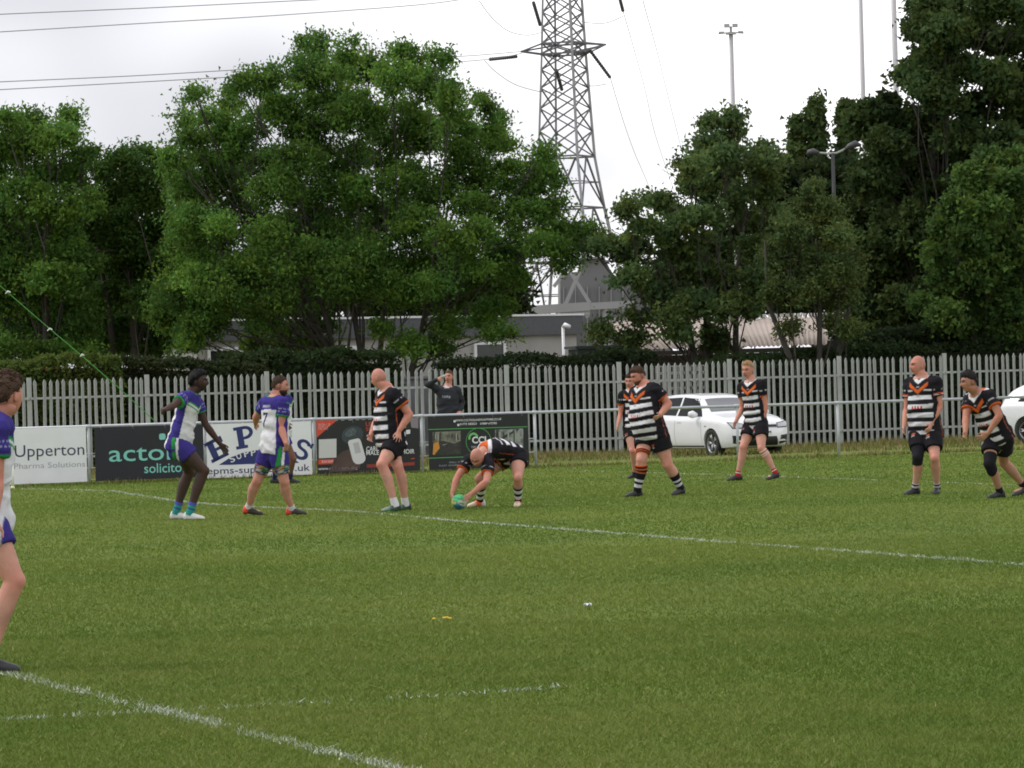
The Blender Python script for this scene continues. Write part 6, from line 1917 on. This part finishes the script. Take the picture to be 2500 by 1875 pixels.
def shark(vd, lat, frt, phi, slv, along, tl, k, number=None):
    n = len(vd); C = np.repeat(WHITEC[None], n, 0)
    v = vd / k; l = lat / k; front = frt > 0; ap = np.abs(phi)
    C[(ap > 72) & (ap < 118)] = BLUE
    yo = v + np.where(front, .75, .10) * np.abs(l) * np.where(front, -.9, 1)
    yk = v < np.where(front, .20 - .30 * np.abs(l), .17 + .05 * np.abs(l))
    C[yk] = BLUE
    ov = v + .35 * np.abs(l)
    C[front & (ov > .205) & (ov < .225)] = GREENC
    C[front & (ov > .185) & (ov < .205)] = WHITEC
    C[front & (ov > .165) & (ov < .185)] = GREENC * 1.2
    C[(v < .01) & (np.abs(l) < .08)] = GREENC
    C[slv] = BLUE
    C[slv & (along > .90)] = GREENC
    C[slv & (along > .80) & (along < .84)] = BLUE * .6
    C[slv & (np.abs(along - .45) < .05) & (np.sin(lat * 150 + frt * 130) > .1)] = np.array((.30, .30, .42))
    C[slv & (np.abs(along - .66) < .03) & (np.sin(lat * 170 + frt * 90) > .1)] = np.array((.30, .30, .42))
    bk = ~front
    C[bk & (np.abs(v - .13) < .014) & (np.abs(l) < .09) & (np.sin(l * 260) > -.5)] = np.array((.45, .45, .55))
    if number == '7':
        nu = bk & (((np.abs(v - .225) < .014) & (np.abs(l) < .058)) | ((np.abs(l - (v - .30) * .38 * 1 + .0) < .016) & (v > .21) & (v < .40)))
        C[nu] = NAVYC
    em = front & (np.hypot(v - .31, l - .055) < .022) & (np.hypot(v - .31, l - .055) > .014); C[em] = np.array((.42, .42, .46))
    return C
def black_shorts(v, la, fo, z, J, em=ORG):
    C = np.repeat(BLACK[None], len(v), 0)
    for s, sg in (('L', 1), ('R', -1)):
        t_, d = seg_info(v, J[s + 'h'], J[s + 'k'])
        sel = (np.abs(t_ - .40) < .022) & (np.abs(sg * la - .10) < .026) & (fo > .02); C[sel] = np.array((.34, .33, .35))
        sel = (np.abs(t_ - .33) < .022) & (np.abs(sg * la - .10) < .022) & (fo > .02); C[sel] = em
    return C
def blue_shorts(v, la, fo, z, J, patt=False):
    C = np.repeat(BLUE[None], len(v), 0)
    for s, sg in (('L', 1), ('R', -1)):
        t_, d = seg_info(v, J[s + 'h'], J[s + 'k'])
        m = (sg * la > 0)
        x = fo + (t_ - .2) * .05
        side = m & (sg * la > .09)
        C[side & (x > -.055) & (x < -.005)] = GREENC
        C[side & (x > .005) & (x < .04)] = WHITEC
    return C
def hoops(*bands):
    def f(d):
        for lim, c in bands:
            if d < lim: return c
        return bands[-1][1]
    return f
BT_BLACK = dict(sole=(.05, .05, .05), heel=(.016, .016, .017), mid=(.018, .018, .02), toe=(.03, .03, .032))
BT_WHITE = dict(sole=(.45, .42, .30), heel=(.62, .62, .60), mid=(.66, .67, .68), toe=(.68, .68, .62))
BT_RED = dict(sole=(.62, .60, .50), heel=(.62, .60, .55), mid=(.70, .10, .03), toe=(.68, .55, .42))
BT_ORB = dict(sole=(.04, .03, .03), heel=(.75, .06, .03), mid=(.03, .025, .025), toe=(.04, .03, .03))
BT_GRN = dict(sole=(.04, .20, .04), heel=(.025, .05, .03), mid=(.05, .09, .065), toe=(.18, .24, .20))
SK_HOOP = hoops((.055, BLACK), (.095, WHITEC * .85), (.125, BLACK), (.165, WHITEC * .85), (.40, BLACK))
SK_P4 = hoops((.055, BLACK), (.115, WHITEC), (.165, BLACK), (.225, WHITEC), (.40, BLACK))
SK_SHORT = hoops((.02, BLACK), (.045, WHITEC * .7), (.065, BLACK), (.085, WHITEC * .7), (.2, BLACK))
SK_RED = hoops((.035, REDC), (.05, WHITEC * .8), (.2, REDC))
SK_TEAL = hoops((.04, np.array((.03, .25, .23))), (.055, BLUE), (.08, np.array((.03, .27, .22))), (.2, np.array((.09, .09, .42))))
SK_WHT = hoops((.2, WHITEC)); SK_BLK = hoops((.3, BLACK)); SK_ANK = hoops((.2, WHITEC * .95))

# player with dark skin, arms out, in white and blue
person(dict(label='player in white and blue crouching with both arms out, before the actons board', group='players in white and blue', Z=51.4, H=1.84, skin='dark', seed=2,
    pel=(437, 1084), nk=(467, 958), head=(486, 931), head_yaw=76, head_pitch=2, yaw_h=80, yaw_c=70, hair=('afro', (.0035, .003, .003), .036, .008, 9), hairline=.06, hair_c=(.01, .01, .01),
    Rk=(498, 1150, -1), Ra=(462, 1238, 1), Lk=(462, 1152, 1), La=(427, 1246, 1), Re=(424, 990, -1), Rw=(401, 1001, -1), Rt=(387, 1005, 1), Le=(506, 1046, 1), Lw=(540, 1087, -1), Lt=(559, 1112, -1),
    Rf=82, Lf=85, top='jersey', shirt_paint=lambda *a: shark(*a), shorts_paint=blue_shorts, sock=(.26, SK_TEAL), boot=BT_WHITE, shorts_len=.46, arm_w=1.08, leg_w=1.2, stubble=.6, Rcurl=.7))
def leggings(V, C, J):
    out = C.copy()
    return out
# bearded player seen from behind
def patterned(t):
    return (.05, .05, .06)
person(dict(label='bearded player in white and blue walking right with his back half turned', group='players in white and blue', Z=52.0, H=1.78, skin='pink', seed=3,
    pel=(668, 1092), nk=(672, 968), head=(683, 942), head_yaw=98, head_pitch=0, yaw_h=120, yaw_c=128, wide=1.14, deep=1.16, leg_w=1.16, arm_w=1.18,
    hair=('short', (.045, .022, .012), .011, .003, 10), hairline=.058, beard=((.028, .015, .009), .018, .003, 9), hair_c=(.04, .02, .012),
    Rk=(694, 1176, 1), Ra=(712, 1245, 1), Lk=(628, 1174, -1), La=(607, 1240, 1), Re=(685, 1042, -1), Rw=(699, 1084, -1), Rt=(699, 1110, 1), Le=(626, 1016, 1), Lw=(624, 1034, 1), Lt=(624, 1044, 1),
    Rf=92, Lf=80, Llift=.03, top='jersey', shirt_paint=lambda *a: shark(*a, number='7'), shorts_paint=blue_shorts, sock=(.12, SK_ANK), boot=BT_ORB, shorts_len=.55,
    Rwrap=[('undershorts', .45, .78, 'thigh', (.05, .05, .06), .016)], Lwrap=[('undershorts', .45, .78, 'thigh', (.05, .05, .06), .016)]))
# player mostly hidden behind him
person(dict(label='player in white and blue almost hidden behind the bearded one', group='players in white and blue', Z=70.0, H=1.78, skin='brown', seed=4,
    pel=(690, 1058), nk=(694, 962), head=(690, 944), head_yaw=80, yaw_h=75, yaw_c=70, hair=('short', (.02, .015, .012), .010, .003, 10), hair_c=(.02, .015, .012),
    Rk=(716, 1120, -1), Ra=(708, 1170, 1), Lk=(676, 1118, 1), La=(670, 1166, 1), Re=(688, 1004, 1), Rw=(700, 1032, -1), Le=(704, 1004, 1), Lw=(700, 1034, -1),
    Rf=85, Lf=85, top='jersey', shirt_paint=lambda *a: shark(*a), shorts_paint=blue_shorts, sock=(.3, hoops((.3, NAVYC))), boot=BT_BLACK))
# bald player looking away
person(dict(label='heavy bald player in black and white hoops looking away, hand on thigh', group='players in black, white and orange', Z=52.7, H=1.80, skin='pink', seed=5,
    pel=(957, 1078), nk=(946, 949), head=(925, 923), head_yaw=-118, head_pitch=-12, yaw_h=-62, yaw_c=-66, wide=1.20, deep=1.36, leg_w=1.22, arm_w=1.24, chub=1.06, scalp=.35,
    Lk=(932, 1134, -1), La=(965, 1212, 1), Rk=(972, 1140, -1), Ra=(990, 1216, 1), Le=(1000, 1012, 1), Lw=(974, 1052, -1), Lt=(972, 1080, -1), Re=(920, 1030, -1), Rw=(906, 1062, -1), Rt=(899, 1084, -1),
    Lf=-72, Rf=-62, Lcurl=.25, Lspread=.45, top='jersey', shirt_paint=lambda *a: tiger(*a), shorts_paint=black_shorts, sock=(.18, SK_WHT), boot=BT_GRN, shorts_len=.55, bend=.03))
# bent player with the ball
person(dict(label='bald player bending down with both hands on the ball', group='players in black, white and orange', Z=53.0, H=1.77, skin='pink', seed=6,
    pel=(1254, 1112), nk=(1180, 1104, -.26), head=(1164, 1116, -.46), head_yaw=-25, head_pitch=-42, head_roll=-8, yaw_h=-48, yaw_c=-62, chub=1.03, scalp=.12, wide=1.1, arm_w=1.12, leg_w=1.14,
    Ls=(1193, 1134, -.42), Rs=(1144, 1124, -.02),
    Lk=(1264, 1166, -1), La=(1265, 1226, 1), Rk=(1166, 1172, -1), Ra=(1172, 1222, 1), Le=(1188, 1176, -1), Lw=(1149, 1207, -1), Lt=(1136, 1218, -1), Re=(1116, 1166, -1), Rw=(1103, 1207, -1), Rt=(1108, 1226, -1),
    Lf=-8, Rf=-62, Lcurl=.6, Rcurl=.6, Lpalm=(-.8, .1, -.2), Rpalm=(.8, .1, -.2), bend=.06, top='jersey', shirt_paint=lambda *a: tiger(*a), shorts_paint=lambda v, la, fo, z, J: np.where((fo < -.02)[:, None] & (z < -.07)[:, None] & (la > 0)[:, None], WHITEC, black_shorts(v, la, fo, z, J)),
    sock=(.62, SK_P4), boot=BT_RED, shorts_len=.42, hem=-.02))
# spectator
HOOD = np.array((.034, .037, .042))
def hood_paint(vd, lat, frt, phi, slv, along, tl, k):
    C = np.repeat(HOOD[None], len(vd), 0)
    f = frt > 0
    t_ = f & (np.abs(vd - .20 - lat * .12) < .022) & (np.abs(lat) < .085) & (np.sin(lat * 140) > -.3); C[t_] = np.array((.26, .27, .28))
    C[f & (vd < .035) & (np.abs(lat) < .05)] = WHITEC * .8
    return C
spec_root, SJ = person(dict(label='spectator in a dark hooded top drinking behind the rail', Z=78.3, H=1.76, skin='pink', seed=7,
    pel=(1094, 1020), nk=(1093, 943), head=(1096, 921), head_yaw=-16, head_pitch=12, yaw_h=-5, yaw_c=-8, wide=1.1, deep=1.1, hair=('short', (.10, .05, .025), .016, .005, 8), hair_c=(.08, .04, .02),
    Lk=(1106, 1076, -1), La=(1106, 1124, 1), Rk=(1084, 1076, -1), Ra=(1084, 1124, 1), Re=(1045, 938, -1), Rw=(1069, 926, -1), Rt=(1079, 921, -1), Le=(1128, 984, 1), Lw=(1122, 1004, -1), Lt=(1116, 1012, -1),
    Rcurl=1.0, Lcurl=.9, Lpalm=(0, .1, -1), Rpalm=(.9, .1, .1), Lf=0, Rf=-10, top='hoodie', shirt_paint=hood_paint, shorts_paint=lambda v, *a: np.repeat(np.array((.03, .035, .05))[None], len(v), 0), shorts_len=1.0, sock=(.9, hoops((.6, np.array((.03, .035, .05))))), boot=BT_BLACK))
hp = A(at(1083, 919, 77.9))
gl = empty('drinking_glass', hp)
q = MB(); q.lathe([(.001, -.045), (.022, -.045), (.029, .05), (.026, .05), (.020, -.038), (.001, -.038)], n=16); o_ = q.build('tumbler', mat('clear_plastic', (.34, .34, .33), .1, spec=.8), gl, True)
gl.rotation_euler = (R(-20), R(70), 0)
tag(gl, 'clear glass held to the mouth of the spectator', 'glass')

# youth behind the big player
person(dict(label='slim dark haired player half hidden behind the big man with hands on hips', group='players in black, white and orange', Z=66.3, H=1.72, skin='pink', seed=8,
    pel=(1548, 1047), nk=(1544, 951), head=(1538, 931), head_yaw=-18, head_pitch=-4, yaw_h=-15, yaw_c=-15, wide=.92, deep=.92, hair=('quiff', (.025, .016, .011), .013, .004, 9), hair_c=(.025, .016, .011),
    Rk=(1544, 1100, -1), Ra=(1549, 1152, 1), Lk=(1556, 1102, -1), La=(1560, 1156, 1), Re=(1515, 1010, 1), Rw=(1508, 1040, -1), Rt=(1504, 1056, -1), Le=(1570, 1004, 1), Lw=(1572, 1038, -1),
    Rf=-38, Lf=-10, top='jersey', shirt_paint=lambda *a: tiger(*a), shorts_paint=black_shorts, sock=(.10, SK_BLK), boot=BT_BLACK, shorts_len=.45))
# big man
def tape(t): return tuple(ORG * .9) if (t < .18 or .38 < t < .60 or t > .82) else tuple(BLACK)
person(dict(label='big bearded player with a hand on his hip and taped knee', group='players in black, white and orange', Z=55.8, H=1.80, skin='pink', seed=9,
    pel=(1592, 1056), nk=(1573, 941), head=(1558, 917), head_yaw=-62, head_pitch=-16, yaw_h=-42, yaw_c=-46, wide=1.30, deep=1.55, leg_w=1.34, arm_w=1.30, chub=1.06,
    hair=('quiff', (.060, .030, .016), .016, .005, 8), hair_c=(.05, .025, .015), beard=((.09, .042, .022), .007, .002, 10),
    Rk=(1566, 1122, -1), Ra=(1556, 1196, 1), Lk=(1630, 1134, -1), La=(1662, 1197, 1), Le=(1632, 986, .1), Lw=(1611, 1014, -1), Lt=(1599, 1025, -1), Re=(1588, 990, 1), Rw=(1604, 1016, 1), Rt=(1606, 1030, 1),
    Rf=-64, Lf=-42, Llift=.02, Lpalm=(-.6, -.4, 0), top='jersey', shirt_paint=lambda *a: tiger(*a), shorts_paint=black_shorts, sock=(.58, SK_HOOP), boot=BT_BLACK, shorts_len=.56,
    Rwrap=[('knee_tape', .70, .84, 'thigh', tape, .006), ('shin_tape', .16, .40, 'shank', tape, .006)]))
# blond
def btape(t): return tuple(REDC) if (.25 < t < .38 or .66 < t < .78) else (.60, .50, .40)
person(dict(label='blond player in hooped jersey and red socks walking left past the hatchback', group='players in black, white and orange', Z=63.0, H=1.80, skin='pink', seed=10,
    pel=(1846, 1034), nk=(1834, 929), head=(1826, 903), head_yaw=-34, head_pitch=-4, yaw_h=-48, yaw_c=-36, wide=1.02, deep=1.0, arm_w=1.06, leg_w=1.08, hair=('quiff', (.36, .22, .11), .014, .004, 9), hairline=.06, hair_c=(.26, .16, .09),
    Rk=(1814, 1092, -1), Ra=(1801, 1158, 1), Lk=(1859, 1094, -1), La=(1893, 1157, 1), Re=(1812, 1003, 1), Rw=(1796, 1030, -1), Rt=(1788, 1049, -1), Le=(1869, 994, -.3), Lw=(1862, 1034, -1), Lt=(1854, 1054, -1),
    Rf=-66, Lf=-50, Llift=.03, top='jersey', shirt_paint=lambda *a: tiger(*a), shorts_paint=lambda *a: black_shorts(*a, em=REDC), sock=(.16, SK_RED), boot=BT_BLACK, shorts_len=.54, head_s=1.12, Lwrap=[('knee_bandage', .08, .28, 'shank', btape, .005)]))
# bald standing
person(dict(label='bald player standing upright with one black legging, arms hanging', group='players in black, white and orange', Z=53.4, H=1.80, skin='pink', seed=11,
    pel=(2259, 1050), nk=(2252, 921), head=(2241, 892), head_yaw=-66, head_pitch=2, yaw_h=-26, yaw_c=-32, wide=1.16, deep=1.2, arm_w=1.18, leg_w=1.14, chub=1.05, scalp=.45,
    Rk=(2241, 1116, -1), Ra=(2234, 1189, 1), Lk=(2282, 1118, -1), La=(2288, 1187, 1), Re=(2214, 1002, 1), Rw=(2207, 1042, -1), Rt=(2205, 1068, -1), Le=(2293, 992, -.6), Lw=(2274, 1035, -1), Lt=(2265, 1058, -1),
    Rf=-52, Lf=-16, top='jersey', shirt_paint=lambda *a: tiger(*a, cuff=True), shorts_paint=black_shorts, sock=(.17, SK_SHORT), boot=BT_BLACK, shorts_len=.68, Rlegging=(.55, .22)))
# crouching right
person(dict(label='dark haired player crouching forward with black knee pad at the right edge', group='players in black, white and orange', Z=51.0, H=1.80, skin='tan', seed=12,
    pel=(2436, 1062), nk=(2384, 958, -.12), head=(2366, 932, -.22), head_yaw=-72, head_pitch=-4, yaw_h=-48, yaw_c=-46, wide=1.10, deep=1.08, arm_w=1.12, leg_w=1.14,
    hair=('quiff', (.012, .009, .008), .020, .006, 9), hair_c=(.02, .014, .012),
    Rk=(2416, 1132, -1), Ra=(2441, 1198, 1), Lk=(2450, 1128, 1), La=(2500, 1182, 1), Re=(2358, 1022, -1), Rw=(2357, 1056, -1), Rt=(2353, 1079, -1), Le=(2440, 1014, -1), Lw=(2412, 1058, -1), Lt=(2384, 1080, -1),
    Rf=-62, Lf=-58, Llift=.05, Lcurl=.35, Lspread=.4, bend=.02, top='jersey', shirt_paint=lambda *a: tiger(*a), shorts_paint=lambda *a: black_shorts(*a, em=np.array((.25, .28, .05))), sock=(.16, SK_BLK), boot=BT_BLACK, shorts_len=.62, Rknee_wrap=('knee_pad', tuple(BLACK), .07)))
# foreground player at the left edge
def near_shorts(v, la, fo, z, J):
    C = np.repeat(BLUE[None], len(v), 0)
    C = mixc(C, band(fo, .02, .095), GREENC); C = mixc(C, band(fo, .098, .135), WHITEC)
    return C
person(dict(label='curly haired player in blue, near and cut off by the left edge', group='players in white and blue', Z=24.7, H=1.80, skin='pink', seed=13,
    pel=(-32, 1262), nk=(-12, 1012), head=(18, 966), head_yaw=146, head_pitch=0, yaw_h=85, yaw_c=100, leg_w=1.12, arm_w=1.08, hair=('curly', (.060, .032, .018), .022, .006, 9), hair_c=(.05, .025, .015),
    Rk=(36, 1418, -1), Ra=(-28, 1588, 1), Lk=(-60, 1430, 1), La=(-110, 1584, 1), Re=(-8, 1172, 1), Rw=(-16, 1268, -1), Rt=(-18, 1330, -1), Le=(-50, 1170, 1), Lw=(-60, 1270, -1),
    Rf=84, Lf=88, top='jersey', shirt_paint=lambda *a: shark(*a), shorts_paint=near_shorts, sock=(.16, SK_BLK), boot=BT_BLACK, shorts_len=.50))

# ---- ball
bc_ = at(1121, 1220, 52.45)
ball = empty('rugby_ball', (bc_.x, bc_.y, gz(bc_.x, bc_.y) + .098))
S2, F2 = head_shape(36, 26)
P2 = S2 * np.array((.098, .14, .098))
an_ = np.degrees(np.arctan2(S2[:, 0], S2[:, 2]))
Cb = np.repeat(np.array((.62, .66, .60))[None], len(P2), 0)
Cb[(an_ > -60) & (an_ < 60)] = (.05, .48, .16)
Cb[(an_ > 60) & (an_ < 130)] = (.55, .58, .45)
Cb[(an_ < -60) & (an_ > -130)] = (.62, .62, .16)
Cb[np.abs(an_) > 130] = (.05, .26, .38)
wv_ = (np.abs(np.sin(S2[:, 2] * 6 + S2[:, 0] * 2)) < .3) & (np.abs(S2[:, 0]) < .75) & (S2[:, 1] < -.55); Cb[wv_] = (.03, .06, .10)
ball.rotation_euler = (0, 0, R(-12))
obj('ball_cover', new_mesh('ball_cover', P2, F2, True, Cb), mat('ball_rubber', attr=True, rough=.5), ball)
tag(ball, 'green and yellow rugby ball on the grass under the bending player', 'ball')
